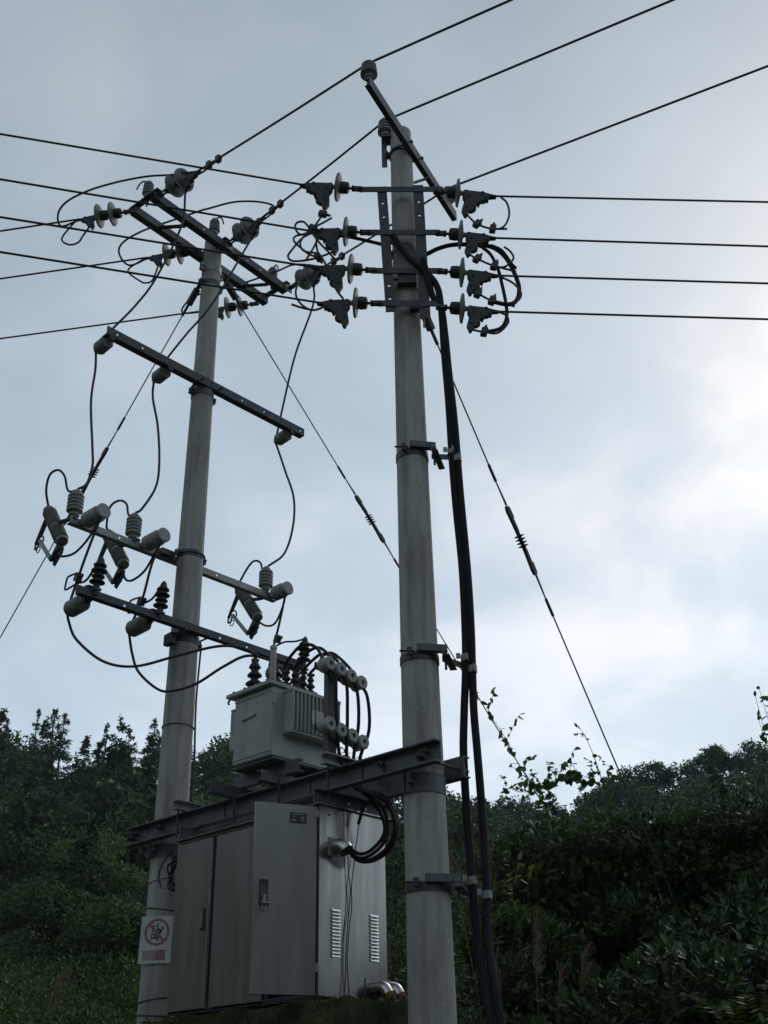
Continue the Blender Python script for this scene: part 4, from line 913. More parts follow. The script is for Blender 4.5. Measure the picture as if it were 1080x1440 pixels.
# ================================================================== SPOOL RACK FOR THE LOW VOLTAGE LEADS
rk = thing('spool_rack_post', 'upright steel post holding two rows of spool insulators', 'post', L(2.16, -0.25, 3.735))
mb = MB(); mb.channel(L(2.16, -0.235, 3.735), L(2.16, -0.235, 4.40), V, U * -1, 0.085, 0.045, 0.008); mb.build('post', M['galv'], rk)
mb = MB(); mb.bolt(L(2.162, -0.195, 4.13), U, 0.012, 0.02); mb.bolt(L(2.13, -0.18, 4.13), V, 0.012, 0.02); mb.build('bolts', M['castiron'], rk)['kind'] = 'stuff'
SPU = [(-0.335, 4.385), (-0.223, 4.370), (-0.115, 4.345), (-0.007, 4.322)]
SPD = [(-0.330, 3.935), (-0.218, 3.915), (-0.105, 3.898), (0.003, 3.875)]
for rows, w in ((SPU, 'upper'), (SPD, 'lower')):
    mb = MB()
    for da in (-0.062, 0.062) if False else (-0.062,):
        mb.bar(L(2.20 + da, rows[0][0] - 0.06, rows[0][1] - 0.0), L(2.20 + da, rows[3][0] + 0.06, rows[3][1] - 0.01), 0.008, 0.05, Z)
    mb.build('rack_strap', M['galv'], rk)
    for i, (b_, z_) in enumerate(rows):
        s = thing('spool_insulator', '%s spool insulator in the %s row of the rack' % (('first', 'second', 'third', 'fourth')[i], w), 'insulator', L(2.20, b_, z_), 'spool insulators of the rack')
        o = MB().lathe(L(2.145, b_, z_), U, [(0.0, 0.016), (0.0, 0.040), (0.010, 0.052), (0.030, 0.053), (0.042, 0.036), (0.060, 0.034), (0.072, 0.052), (0.094, 0.054), (0.104, 0.046), (0.104, 0.018), (0.080, 0.016)], 24, caps=False).build('porcelain_body', M['porcelainlight'], s)
        MB().lathe(L(2.115, b_, z_), U, [(0, 0.009), (0.118, 0.009), (0.118, 0.015), (0.126, 0.015)], 8).build('bolt', M['castiron'], s)

# ================================================================== CONDUCTORS
def wire(name, pts, r, label, cat='wire', m_='wire', grp=None, n=8, sides=8):
    return tag(MB().tube(crom(pts, n), r, sides).build(name, M[m_], smooth=60), label, cat, grp)
LW = lambda k: [L(*p) for p in W[k]]
for i, w in enumerate(('near', 'middle', 'far')):
    k = i + 1; o3 = ('first', 'second', 'third')[i]; q3 = ('leftmost', 'middle', 'rightmost')[i]
    jp = LW('jumper%d' % k); jp[0] = NOSE[w]; jp[-1] = NOSR[w]
    wire('jumper_wire', jp, 0.011, 'jumper wire looping over the %s pin insulator of the strain arm' % w)
    tp_ = LW('tail%d' % k) if i < 2 else None
    if tp_: tp_[0] = NOSE[w] + DL * 0.04; tp_[-1] = HEEL[w]
    if i < 2: wire('jumper_tail', tp_, 0.010, 'short wire loop hanging under the %s left pulling clamp' % w)
    dp = LW('drop%d' % k); dp[0] = BOTR[w]; bA = (-1.165, -0.49, 1.13)[i]; dp[-1] = L(-0.155, bA, 8.02)
    wire('dropper_wire', dp, 0.0115, '%s straight dropper wire from the strain arm down to the middle crossarm' % q3)
    lp = LW('lead%d' % k); lp[0] = L(-0.155, bA, 8.0)
    wire('lead_wire', lp, 0.012, '%s curved lead wire from the middle crossarm down to the cutout arm' % q3)
    wire('loop_wire', LW('loop%d' % k), 0.011, '%s arched wire from an upright insulator to its fuse cutout' % q3)
    wire('loop_wire', LW('low%d' % k), 0.011, '%s sagging wire from under a fuse cutout to its capped insulator' % q3)
    bC = (-1.085, -0.46, 1.17)[i]; fp = LW('fall%d' % k); fp[-1] = L(-0.20, bC, 5.35); hp = LW('hv%d' % k); hp[0] = L(-0.20, bC, 5.33)
    wire('lead_wire', fp, 0.012, '%s lead running down from a capped insulator to the lowest crossarm' % q3)
    wire('lead_wire', LW('arrlead%d' % k), 0.010, '%s short bowed lead up to the tip of a surge arrester' % q3)
    wire('lead_wire', hp, 0.012, ['lead hanging in a wide bow from the leftmost post insulator to the transformer', 'lead hanging in the lower bow past the left pole to the transformer', 'short lead from the far end of the lowest crossarm to the transformer'][i])
for k in range(1, 5):
    pts = LW('lv%d' % k) + [L(2.245, SPU[k - 1][0] + 0.045, SPU[k - 1][1] - 0.10), L(2.245, SPD[k - 1][0] + 0.05, SPD[k - 1][1] + 0.10)] + LW('lve%d' % k)[1:] + LW('bund%d' % k)[1:]
    wire('low_voltage_lead', pts, 0.0125, '%s black lead arching from the transformer over the spool rack into the cabinet' % ('first', 'second', 'third', 'fourth')[k - 1], 'cable', 'cable')
for k, b_ in enumerate((0.165, 0.275)):
    wire('cabinet_cable', [L(2.255, b_ + 0.012, 2.245), L(2.34, b_ + 0.05, 2.10), L(2.50, b_ + 0.12, 1.94), L(2.72, b_ + 0.22, 1.72), L(2.8, b_ + 0.26, 1.3)], 0.032, ['thick black cable leaving the nearer lower elbow of the cabinet', 'thick black cable leaving the farther lower elbow of the cabinet'][k], 'cable', 'cable')
for k in (1, 2):
    wire('riser_cable', [p + X * (0.012 if k == 2 else -0.006) for p in LW('riser%d' % k)], 0.028, ['left one of two thick black cables running down beside the right pole', 'right one of two thick black cables running down beside the right pole'][k - 1], 'cable', 'cable', n=10, sides=14)
# long lines, each with a little sag
def span(P, d, ln, r, label, sag=0.012, name='overhead_wire'):
    P = Vector(P); d = Vector(d).normalized(); pts = []
    for k in range(41):
        s = ln * k / 40; pts.append(P + d * s + Z * (-sag * s * (1 - s / ln)))
    return tag(MB().tube(pts, r, 8).build(name, M['wire'], org=P, smooth=60), label, 'wire')
for P_, d_, lb_ in LWS: span(P_, d_, 34, 0.0092, lb_, 0.0)
OUT = uR
p1 = PRr(0.135, -0.855, 9.565); p2 = L(2.70, -0.10, 9.755); p3 = PRr(0.135, 0.82, 9.565)
for P_, lb_ in ((p1, 'uppermost wire leaving the raised crossarm end over the viewer'), (p2, 'wire leaving the tip of the right pole over the viewer'), (p3, 'wire leaving the far end of the top crossarm towards the upper right')):
    span(P_, OUT, 36, 0.0108, lb_, 0.0)
ROOTS = []
for P_, e_, w in ((PD(0.20, -0.925, 9.93), p1, 'near'), (PD(0.20, 0.04, 9.93), p2, 'middle'), (PD(0.22, 1.0, 9.92), p3, 'far')):
    d = (e_ - P_).normalized(); s0 = P_ + d * 0.62
    wire('overhead_wire', [s0, s0.lerp(e_, 0.5) - Z * 0.01, e_], 0.0108, 'wire stretched between the two poles from the %s string of the strain arm' % w)
    for k, q in enumerate((0.78, 0.92)):
        c = P_ + d * q
        tag(MB().box(c - Z * 0.012, d, d.cross(Z).normalized(), Z, 0.055, 0.045, 0.075).build('parallel_groove_clamp', M['castiron']), '%s small clamp on the wire beyond the %s string' % (('inner', 'outer')[k], w), 'clamp', 'paired clamps on the line')
    wire('tail_wire', [P_ + d * 0.58 - Z * 0.05, P_ + d * 0.72 - Z * 0.055, P_ + d * 0.86 - Z * 0.03, P_ + d * 0.97 - Z * 0.02], 0.010, 'short tail wire under the clamps of the %s string' % w)
for P_, w in ((PD(-0.16, -0.985, 9.89), 'highest'), (PD(-0.08, -0.135, 9.89), 'middle'), (PD(-0.235, 0.925, 9.89), 'lowest')):
    q = P_ + DL.normalized() * 0.58
    span(q, DL, 40, 0.010, '%s of three wires running off left from the strain arm' % w, 0.0)
# jumpers and connectors around the strain frame
JL = {'r1': 'jumper loop under the top right strain clamp', 'r1t': 'cut wire end at the top right jumper', 'r2': 'jumper loop under the second right strain clamp', 'r2b': 'cut wire end at the second right jumper',
      'core1': 'thick cable core sweeping behind the frame and looping down on the right', 'core2': 'cable core curving down to the lowest right connector', 'core3': 'cable core bending down behind the second right clamp',
      'r3': 'wire through the connectors under the third right clamp', 'r3b': 'jumper loop under the third right strain clamp', 'r4': 'jumper loop under the lowest right strain clamp',
      'l1': 'small round wire loop below the top left strain clamp', 'l1b': 'hooked jumper below the small round loop on the left', 'l2': 'long jumper loop at the second left strain clamp', 'l2b': 'short curved wire at the second left connector',
      'l2c': 'slanting wire behind the second left connector', 'l3': 'jumper bow under the third left strain clamp', 'l3b': 'loose cut wire end left of the lowest left clamp', 'core4': 'thick cable core running left behind the strain frame'}
for k, i in (('r1', 0), ('r2', 1), ('r3', 2), ('r4', 3), ('l1', 4), ('l2', 5)): WJ[k] = [LVB[i]] + list(WJ[k][1:])
WJ['l4'] = [(-0.40, 7.15, 8.36), (-0.47, 7.14, 8.30), (-0.58, 7.12, 8.20), (-0.66, 7.10, 8.05), (-0.63, 7.08, 7.93), (-0.52, 7.08, 7.90)]
WJ['l5'] = [(-0.36, 7.15, 7.87), (-0.42, 7.13, 7.95), (-0.50, 7.12, 8.05), (-0.56, 7.10, 8.14)]
WJ['l6'] = [(-0.30, 7.15, 7.46), (-0.36, 7.13, 7.55), (-0.40, 7.12, 7.68), (-0.46, 7.10, 7.83), (-0.50, 7.10, 7.90)]
JL.update({'l4': 'slack wire bowing from the top left clamp to the second left connector', 'l5': 'short wire rising from the third left clamp', 'l6': 'wire climbing from the lowest left clamp to the connector above'})
for k, v in WJ.items():
    wire('jumper_wire', [Vector(p) for p in v], 0.019 if k == 'core1' else (0.015 if k.startswith('core') else 0.0095), JL[k], m_='cable' if k.startswith('core') else 'wire')
CN = [('r1', 1, 'upper connector block under the top right strain clamp'), ('r1', 2, 'lower connector block under the top right strain clamp'), ('r2', 1, 'left connector block under the second right strain clamp'), ('r2', 2, 'right connector block under the second right strain clamp'),
      ('r3', 1, 'upper connector block under the third right strain clamp'), ('r3', 2, 'lower connector block under the third right strain clamp'), ('r4', 1, 'connector block under the lowest right strain clamp'),
      ('l1', 1, 'upper connector block below the top left strain clamp'), ('l1', 2, 'lower connector block below the top left strain clamp'), ('l2', 1, 'connector block at the second left strain clamp')]
for k, i, lb_ in CN:
    P_ = Vector(WJ[k][i]); d = (Vector(WJ[k][i + 1]) - Vector(WJ[k][i - 1])).normalized(); s = d.cross(Y).normalized()
    c = thing('connector', lb_, 'connector', P_, 'insulation piercing connectors')
    o = MB().box(P_, d, Y, s, 0.055, 0.05, 0.075).build('body', M['dark'], c)
    md = o.modifiers.new('bevel', 'BEVEL'); md.width = 0.008; md.segments = 2
    MB().lathe(P_ + s * 0.03, s, [(0, 0.014), (0.03, 0.014), (0.03, 0.008), (0.045, 0.008)], 6).build('bolt', M['castiron'], o)
# cable cleats on the right pole
for z_, out_, lb_ in ((6.03, LD(0.30, 0.36), 'upper'), (4.35, LD(0.20, 0.42), 'middle'), (2.80, LD(0.21, 0.42), 'lower')):
    t = thing('cable_bracket', '%s steel bracket holding the two riser cables off the right pole' % lb_, 'bracket', L(SEP, 0, z_))
    r0 = prad(z_); c = L(SEP, 0, z_); e = X; s = Y
    mb = MB(); mb.ring(c - Z * 0.02, Z, r0 + 0.001, 0.006, 0.055); mb.build('band', M['galv'], t)
    mb = MB(); mb.angle(c + X * (-0.02) - Y * (r0 + 0.045) + Z * 0.0, c + X * (r0 + 0.06) - Y * (r0 + 0.005) + Z * 0.0, Z, Y, 0.05, 0.05, 0.007); mb.build('front_angle', M['beam'], t)
    mb = MB(); mb.angle(c + X * (r0 + 0.02) - Y * (r0 + 0.02) - Z * 0.03, c + X * (r0 + 0.09) + Y * (r0 + 0.03) - Z * 0.03, Z, X, 0.075, 0.05, 0.007); mb.build('side_angle', M['beam'], t)
    mb = MB(); mb.box(c - X * (r0 * 0.55) - Y * (r0 + 0.02), X, Y, Z, 0.035, 0.03, 0.055); mb.lathe(c - X * (r0 * 0.55 + 0.07) - Y * (r0 + 0.03), X, [(0, 0.008), (0.10, 0.008)], 8); mb.lathe(c + X * (r0 + 0.05) - Y * (r0 * 0.3) - Z * 0.10, Z, [(0, 0.009), (0.10, 0.009)], 8); mb.build('bolts', M['castiron'], t)['kind'] = 'stuff'
    rz = lambda k: min((L(*p) for p in [Vector(a).lerp(Vector(b), f / 10) for a, b in zip(W[k][:-1], W[k][1:]) for f in range(11)]), key=lambda q: abs(q.z - z_))
    q1, q2 = rz('riser1'), rz('riser2')
    st = c + X * (r0 + 0.03); mb = MB(); mb.bar(st, Vector((q1.x - 0.03, q1.y - 0.0, z_ + 0.0)), 0.008, 0.045, Z); mb.build('stand_off', M['galv'], t)
    for q in (q1, q2):
        mb = MB(); dz = 0.045 if q is q1 else -0.04
        q = q + X * (0.012 if q is q2 else -0.006); mb.ring(q + Z * dz, Z, 0.0285, 0.005, 0.05, 20); mb.box(q + Z * dz - Y * 0.045 + X * 0.005, X, Y, Z, 0.012, 0.03, 0.045); mb.box(q + Z * (dz + 0.02) - X * 0.05, X, Y, Z, 0.03, 0.012, 0.04); mb.build('cleat', M['galvlight'], t)

# ================================================================== GUY WIRES
def guy(P0, P1, marks, label, ln):
    P0 = Vector(P0); P1 = Vector(P1); d = (P1 - P0).normalized(); E = P0 + d * ln
    t = thing('guy_wire', label, 'guy wire', P0)
    MB().tube([P0, E], 0.0065, 6).build('strand', M['strand'], t)
    s = d.cross(Z).normalized(); n = s.cross(d)
    mb = MB(); mb.bar(P0 - d * 0.05, P0 + d * 0.14, 0.045, 0.012); mb.bar(P0 + d * 0.10, P0 + d * 0.30, 0.06, 0.05); mb.bar(P0 + d * 0.28, P0 + d * 0.44, 0.022, 0.022); mb.build('top_fitting', M['castiron'], t)
    for m0 in marks:
        q = P0 + d * m0
        mb = MB()
        mb.tube([q - d * 0.36, q - d * 0.14 + n * 0.014], 0.006, 6); mb.tube([q - d * 0.52, q - d * 0.36], 0.013, 6)
        mb.build('wire_clip', M['strand'], t); mb = MB()
        mb.tube([q + d * 0.72, q + d * 0.50 + n * 0.014], 0.006, 6); mb.tube([q + d * 0.72, q + d * 0.88], 0.013, 6); mb.build('wire_clip', M['strand'], t)
        for o_, sg in ((-0.13, 1), (0.50, -1)):
            MB().prism([(0, 0.010), (0.02, 0.026), (0.10, 0.030), (0.12, 0.015), (0.22, 0.018), (0.28, 0.007), (0.28, -0.009), (0.16, -0.015), (0.05, -0.024), (0.0, -0.014)], q + d * o_ - s * 0.014, d * sg, n, s * 0.028).build('wedge_socket', M['castiron'], t)
        prof = [(0, 0.012), (0.02, 0.016)]
        for k in range(4): prof += [(0.045 + k * 0.03, 0.016), (0.052 + k * 0.03, 0.046), (0.058 + k * 0.03, 0.046), (0.068 + k * 0.03, 0.016)]
        prof += [(0.19, 0.014), (0.22, 0.012)]
        MB().lathe(q + d * 0.09, d, prof, 16).build('guy_insulator', M['polymer'], t)
    return t
guy(L(-0.12, -0.03, 9.55), L(-3.509, 0, 6.378), (2.25,), 'guy wire slanting down to the left from the head of the left pole', 12.0)
guy(L(0.0, 0.14, 9.66), L(0, 5.118, 4.965), (2.98,), 'guy wire slanting down right behind the right pole into the shrubs', 11.6)
guy(L(SEP + 0.0, 0.15, 7.70), L(SEP, 2.649, 3.777), (2.08,), 'guy wire slanting down to the right from the strain frame into the shrubs', 7.2)

# ================================================================== WARNING SIGN TIED TO THE LEFT POLE
sc_ = L(0, 0, 2.757) + Vector((-0.02, -1, 0)).normalized() * (prad(2.75) + 0.012) - X * 0.012
sx = Vector((1, -0.10, 0)).normalized(); sn = Vector((-0.10, -1, 0)).normalized(); sz = (Z + sx * 0.02).normalized()
sg = thing('warning_sign', 'weathered white no climbing sign with a faded red ring tied to the left pole', 'sign', sc_)
S = lambda x, z, q: sc_ + sx * x + sz * z + sn * q
o = MB().box(S(0, 0, 0), sx, sn, sz, 0.262, 0.003, 0.345).build('board', M['white'], sg)
mb = MB(); ro, ri = 0.100, 0.081; cz = 0.055; n = 48; vs_ = []; fs = []
for k in range(n):
    q = 2 * math.pi * k / n; vs_ += [S(ro * math.cos(q), cz + ro * math.sin(q), 0.0030), S(ri * math.cos(q), cz + ri * math.sin(q), 0.0030)]
for k in range(n): k2 = (k + 1) % n; fs.append((2 * k, 2 * k + 1, 2 * k2 + 1, 2 * k2))
mb.add(vs_, fs).build('red_ring', M['red'], sg)
mb = MB(); q0, q1 = (-0.068, cz + 0.062), (0.062, cz - 0.068)
MB().bar(S(*q0, 0.0042), S(*q1, 0.0042), 0.018, 0.001, sn).build('red_slash', M['red'], sg)
mb = MB()
lad = [((-0.035, 0.120), (-0.042, -0.010)), ((0.004, 0.122), (0.000, -0.008))] + [((-0.038, z_), (0.004, z_)) for z_ in (0.098, 0.070, 0.040, 0.012)]
for p_, q_ in lad: mb.bar(S(*p_, 0.0036), S(*q_, 0.0036), 0.006, 0.001, sn)
mb.build('ladder_print', M['black'], sg)
mb = MB()
for p_, q_, w_ in (((0.004, 0.085), (0.030, 0.070), 0.007), ((0.002, 0.074), (0.028, 0.066), 0.006), ((0.034, 0.072), (0.020, 0.045), 0.020), ((0.020, 0.045), (0.010, 0.022), 0.009), ((0.010, 0.022), (0.012, -0.008), 0.007), ((0.018, 0.042), (-0.014, 0.034), 0.007), ((-0.014, 0.034), (-0.022, 0.013), 0.007)):
    mb.bar(S(*p_, 0.0038), S(*q_, 0.0038), w_, 0.001, sn)
mb.prism([(0.009 * math.cos(q), 0.009 * math.sin(q)) for q in np.linspace(0, 2 * math.pi, 13)[:-1]], S(0.042, 0.083, 0.0034), sx, sz, sn * 0.001)
mb.build('climber_print', M['black'], sg)
MB().box(S(-0.045, -0.112, 0.0026), sx, sn, sz, 0.11, 0.001, 0.072).build('faded_caption_panel', M['pink'], sg)
MB().box(S(0.045, -0.112, 0.0026), sx, sn, sz, 0.07, 0.001, 0.072).build('caption_panel', M['red'], sg)
mb = MB()
for x_, z_, w_, h_ in ((0.025, -0.10, 0.004, 0.04), (0.038, -0.115, 0.004, 0.035), (0.032, -0.092, 0.018, 0.004), (0.055, -0.105, 0.004, 0.035), (-0.01, -0.11, 0.004, 0.03), (0.0, -0.10, 0.016, 0.003)): mb.box(S(x_, z_, 0.0034), sx, sn, sz, w_, 0.0006, h_)
mb.build('caption_print', M['pink'], sg)

# ================================================================== VEGETATION
def rand_dirs(n):
    v = rng.normal(size=(n, 3)); return v / np.linalg.norm(v, axis=1, keepdims=True)
LEAF_OV = (np.array([(0, 0, 0), (0.35, 0.22, 0.03), (0.35, -0.22, 0.03), (0.72, 0.17, 0.0), (0.72, -0.17, 0.0), (1.0, 0, -0.06), (0.40, 0, -0.02), (0.75, 0, -0.05)]),
           np.array([(0, 6, 1, 1), (0, 2, 6, 6), (6, 7, 3, 1), (6, 2, 4, 7), (7, 5, 3, 3), (7, 4, 5, 5)]))
LEAF_OV = (LEAF_OV[0], np.array([(0, 6, 1), (0, 2, 6), (6, 7, 3), (6, 3, 1), (6, 2, 4), (6, 4, 7), (7, 5, 3), (7, 4, 5)]))
LEAF_LOW = (np.array([(0, 0, 0), (0.45, 0.26, 0.04), (1.0, 0, -0.05), (0.45, -0.26, 0.04)]), np.array([(0, 2, 1), (0, 3, 2)]))
LEAF_HEART = (np.array([(0, 0, 0), (-0.12, 0.20, 0.02), (0.10, 0.42, 0.05), (0.45, 0.36, 0.03), (1.0, 0, -0.10), (0.45, -0.36, 0.03), (0.10, -0.42, 0.05), (-0.12, -0.20, 0.02), (0.45, 0, -0.03)]),
              np.array([(0, 8, 1), (1, 8, 2), (2, 8, 3), (3, 8, 4), (4, 8, 5), (5, 8, 6), (6, 8, 7), (7, 8, 0)])[:, ::-1])
CLUMP = (np.array([(0, 0, 0), (0.5, 0.32, 0.08), (1, 0.05, -0.1), (0.45, -0.36, 0.05), (0.2, 0.5, -0.12), (0.8, -0.45, -0.1)]), np.array([(0, 2, 1), (0, 3, 2), (0, 1, 4), (3, 5, 2)]))
def scatter_leaves(P, D, S, shape, upbias=0.8, nrm=None):
    """leaves at P pointing along D, length S; the blade faces mostly upwards"""
    n = len(P); D = D / np.linalg.norm(D, axis=1, keepdims=True)
    nz = np.array([0, 0, 1.0]) * upbias + rand_dirs(n) * (1 - upbias * 0.6)
    if nrm is not None: nz = nrm + rand_dirs(n) * 0.34 + np.array([0, 0, 0.28])
    e3 = nz - D * np.sum(nz * D, 1, keepdims=True); e3 /= np.linalg.norm(e3, axis=1, keepdims=True) + 1e-9
    e2 = np.cross(e3, D)
    T, F = shape
    v = P[:, None] + S[:, None, None] * (D[:, None] * T[None, :, 0:1] + e2[:, None] * T[None, :, 1:2] + e3[:, None] * T[None, :, 2:3])
    f = F[None] + (np.arange(n) * len(T))[:, None, None]
    return v.reshape(-1, 3), f.reshape(-1, F.shape[1])
def join(parts):
    vs_, fs = [], []; k = 0
    for v, f in parts: vs_.append(v); fs.append(f + k); k += len(v)
    return np.concatenate(vs_), np.concatenate(fs)

# ---- far trees: crown prototypes
def conifer_proto(h, r, n, leaf=0.34):
    nb = 46; t0 = np.sort(rng.random(nb)) ** 0.9; az0 = rng.random(nb) * 2 * np.pi; ln = r * (1 - t0) ** 0.8 * rng.uniform(0.55, 1.15, nb) + 0.12
    w = ln + 0.25; bi = rng.choice(nb, n, p=w / w.sum()); s = rng.random(n) ** 0.7
    az = az0[bi] + rng.normal(0, 0.22, n); rad = ln[bi] * s
    P = np.stack([rad * np.cos(az), rad * np.sin(az), h * (0.10 + 0.90 * t0[bi]) - 0.22 * rad + 0.10 * rad ** 2 + rng.normal(0, 0.10, n)], -1)
    D = np.stack([np.cos(az), np.sin(az), np.full(n, 0.1)], -1) * 0.8 + rand_dirs(n) * 0.7
    P[: n // 25] = np.stack([rng.normal(0, 0.07, n // 25), rng.normal(0, 0.07, n // 25), h * (0.86 + 0.15 * rng.random(n // 25))], -1)
    return scatter_leaves(P, D, leaf * (0.45 + 0.75 * rng.random(n)), LEAF_LOW, 0.5, np.stack([np.cos(az) * 0.6, np.sin(az) * 0.6, np.full(n, 0.6)], -1))
def broad_proto(h, r, n, blobs=13, leaf=0.42):
    parts = []
    for k in range(blobs):
        a = rng.random() * 2 * np.pi; q = r * 0.75 * np.sqrt(rng.random()); zz = h * (0.32 + 0.55 * rng.random()) * (1 - 0.2 * q / r)
        br = r * (0.30 + 0.28 * rng.random()); m_ = n // blobs
        d = rand_dirs(m_); d[:, 2] = d[:, 2] * 0.8 + 0.15
        P = np.array([q * np.cos(a), q * np.sin(a), zz]) + d * (br * (0.66 + 0.40 * rng.random((m_, 1)))) * np.array([1, 1, 0.8])
        parts.append(scatter_leaves(P, rand_dirs(m_) + np.array([0, 0, -0.2]), leaf * (0.5 + 0.8 * rng.random(m_)), LEAF_LOW, 0.55, d))
    return join(parts)
def trunk_mesh(h, r):
    mb = MB(); mb.tube([Vector((0, 0, -0.6)), Vector((0.03, 0.02, h * 0.4)), Vector((-0.02, 0.04, h * 0.75)), Vector((0, 0, h * 0.97))], r, 7, r1=r * 0.12)
    for k in range(7):
        z0 = h * (0.3 + 0.08 * k); a = k * 2.4; ln = h * 0.16 * (1 - k * 0.08)
        mb.tube([Vector((0, 0, z0)), Vector((math.cos(a) * ln, math.sin(a) * ln, z0 + ln * 0.35))], r * 0.28, 5, r1=r * 0.08)
    return mb
CON = [conifer_proto(8.5, 2.3, 1500, 0.42), conifer_proto(9.0, 2.0, 1500, 0.42), conifer_proto(7.5, 2.5, 1500, 0.42)]
BRO = [broad_proto(7.0, 3.0, 1500, 14, 0.42), broad_proto(7.8, 2.7, 1500, 14, 0.42), broad_proto(6.2, 3.3, 1500, 15, 0.42)]
NEAR = [broad_proto(6.0, 2.1, 3600, 13, 0.19), broad_proto(5.2, 2.3, 3600, 14, 0.19), conifer_proto(7.5, 1.7, 3400, 0.21)]
# ---- the wooded hillsides: one mass
cand = []
while len(cand) < 4200:
    az = rng.uniform(-29, 29) * math.pi / 180; d = math.sqrt(rng.uniform(30 ** 2, 122 ** 2)); cand.append((d * math.sin(az), d * math.cos(az), d, az))
grid = {}; pts = []
for x, y, d, az in cand:
    sp = 2.2 + 1.1 * d / 120; k = (int(x // 4), int(y // 4)); ok = True
    for i in (-1, 0, 1):
        for j in (-1, 0, 1):
            for (x2, y2) in grid.get((k[0] + i, k[1] + j), ()):
                if (x - x2) ** 2 + (y - y2) ** 2 < sp * sp: ok = False
    if ok: grid.setdefault(k, []).append((x, y)); pts.append((x, y, d, az))
HERO_C = [(-19.7, 118, 7.9), (-18.25, 119, 9.0), (-17.45, 119, 9.9), (-16.95, 119, 10.0), (-14.75, 117, 8.7), (-13.6, 118, 7.9), (-12.35, 119, 9.6), (-15.75, 118, 7.4), (-9.3, 118, 7.6)]
HERO_B = [(11.3, 119, 6.6), (12.4, 118, 6.4), (13.6, 119, 6.7), (15.3, 118, 6.2), (16.7, 119, 7.2), (18.2, 118, 6.8)]
tp = {'con': [], 'bro': []}
for x, y, d, az in pts:
    deg = math.degrees(az)
    if any(abs(deg - h_[0]) < 0.75 and d > 108 for h_ in HERO_C + HERO_B): continue
    con = rng.random() < (0.5 if deg < 0 and d > 80 else (0.2 if deg < 0 else 0.1))
    v, f = NEAR[(2 if con else rng.integers(2))] if d < 52 else (CON if con else BRO)[rng.integers(3)]
    s = rng.uniform(0.62, 1.0) * (0.75 + 0.25 * min(1, d / 80)) * (1 if d < 100 else (1.32 if deg < 0 else 0.95)); q = rng.random() * 2 * np.pi; c_, s_ = np.cos(q), np.sin(q)
    zz = float(ground_z(x, y)) - 0.5
    w = np.stack([(v[:, 0] * c_ - v[:, 1] * s_) * s + x, (v[:, 0] * s_ + v[:, 1] * c_) * s + y, v[:, 2] * s + zz], -1)
    tp['con' if con else 'bro'].append((w, f))
v, f = join(tp['con'] + tp['bro'])
tag(np_mesh('hillside_forest', v, f, M['leafdark']), 'dark wooded hillside of mixed trees rising behind the poles', 'forest', kind='stuff')
def tree(name, x, y, s, rot, crown, h, r, mat_, label, cat, grp, zoff=-0.3):
    z0 = float(ground_z(x, y)) + zoff
    t = thing(name, label, cat, Vector((x, y, z0)), grp); t.rotation_euler = (0, 0, rot); t.scale = (s, s, s)
    for nm, me in (('crown', crown), ('trunk', trunk_for(h, r))):
        o = bpy.data.objects.new(nm, me); COL.objects.link(o); o.parent = t
    return t
_tr = {}
def trunk_for(h, r):
    if (h, r) not in _tr:
        mb = trunk_mesh(h, r); me = bpy.data.meshes.new('trunk'); me.from_pydata([tuple(p) for p in mb.v], [], mb.f); me.materials.append(M['bark']); me.shade_smooth(); _tr[(h, r)] = me
    return _tr[(h, r)]
def crown_mesh(vf, m_):
    o = np_mesh('crown_source', vf[0], vf[1], m_); me = o.data; bpy.data.objects.remove(o); me.name = 'crown'; return me
CONM = [crown_mesh(conifer_proto(h_, r_, 2200, 0.34), M['leafdeep']) for h_, r_ in ((8.5, 2.3), (9.5, 1.7), (7.5, 2.6))]
BROM = [crown_mesh(broad_proto(h_, r_, 3400, 16, 0.36), M['leafdark']) for h_, r_ in ((6.5, 2.4), (7.2, 2.2))]
names_c = ['conifer at the far left end of the left skyline', 'tall conifer left of the twin tipped pair on the left skyline', 'left tip of the tallest pair of conifers on the left skyline', 'right tip of the tallest pair of conifers on the left skyline',
           'pointed conifer on the skyline in the gap left of the left pole', 'low conifer on the skyline halfway to the left pole', 'lacy conifer on the skyline touching the left pole', 'short conifer right after the tallest pair on the left skyline', 'conifer on the skyline between the left pole and the transformer']
for i, (deg, d, h_) in enumerate(HERO_C):
    a = R(deg); tree('conifer_tree', d * math.sin(a), d * math.cos(a), h_ / (8.5, 9.5, 7.5)[i % 3] * 0.78, i * 1.3, CONM[i % 3], (8.5, 9.5, 7.5)[i % 3], 0.16, None, names_c[i], 'tree', 'conifers along the left skyline')
names_b = ['tree at the left foot of the right hill skyline where the guy wire meets it', 'second tree from the left on the right hill skyline', 'third tree from the left on the right hill skyline', 'fourth tree from the left on the right hill skyline', 'tallest tree on the right hill skyline', 'tree at the right end of the right hill skyline']
for i, (deg, d, h_) in enumerate(HERO_B):
    a = R(deg); tree('hill_tree', d * math.sin(a), d * math.cos(a), h_ / 6.5 * 0.9, i * 2.1, BROM[i % 2], 4.6, 0.16, None, names_b[i], 'tree', 'trees along the right skyline')
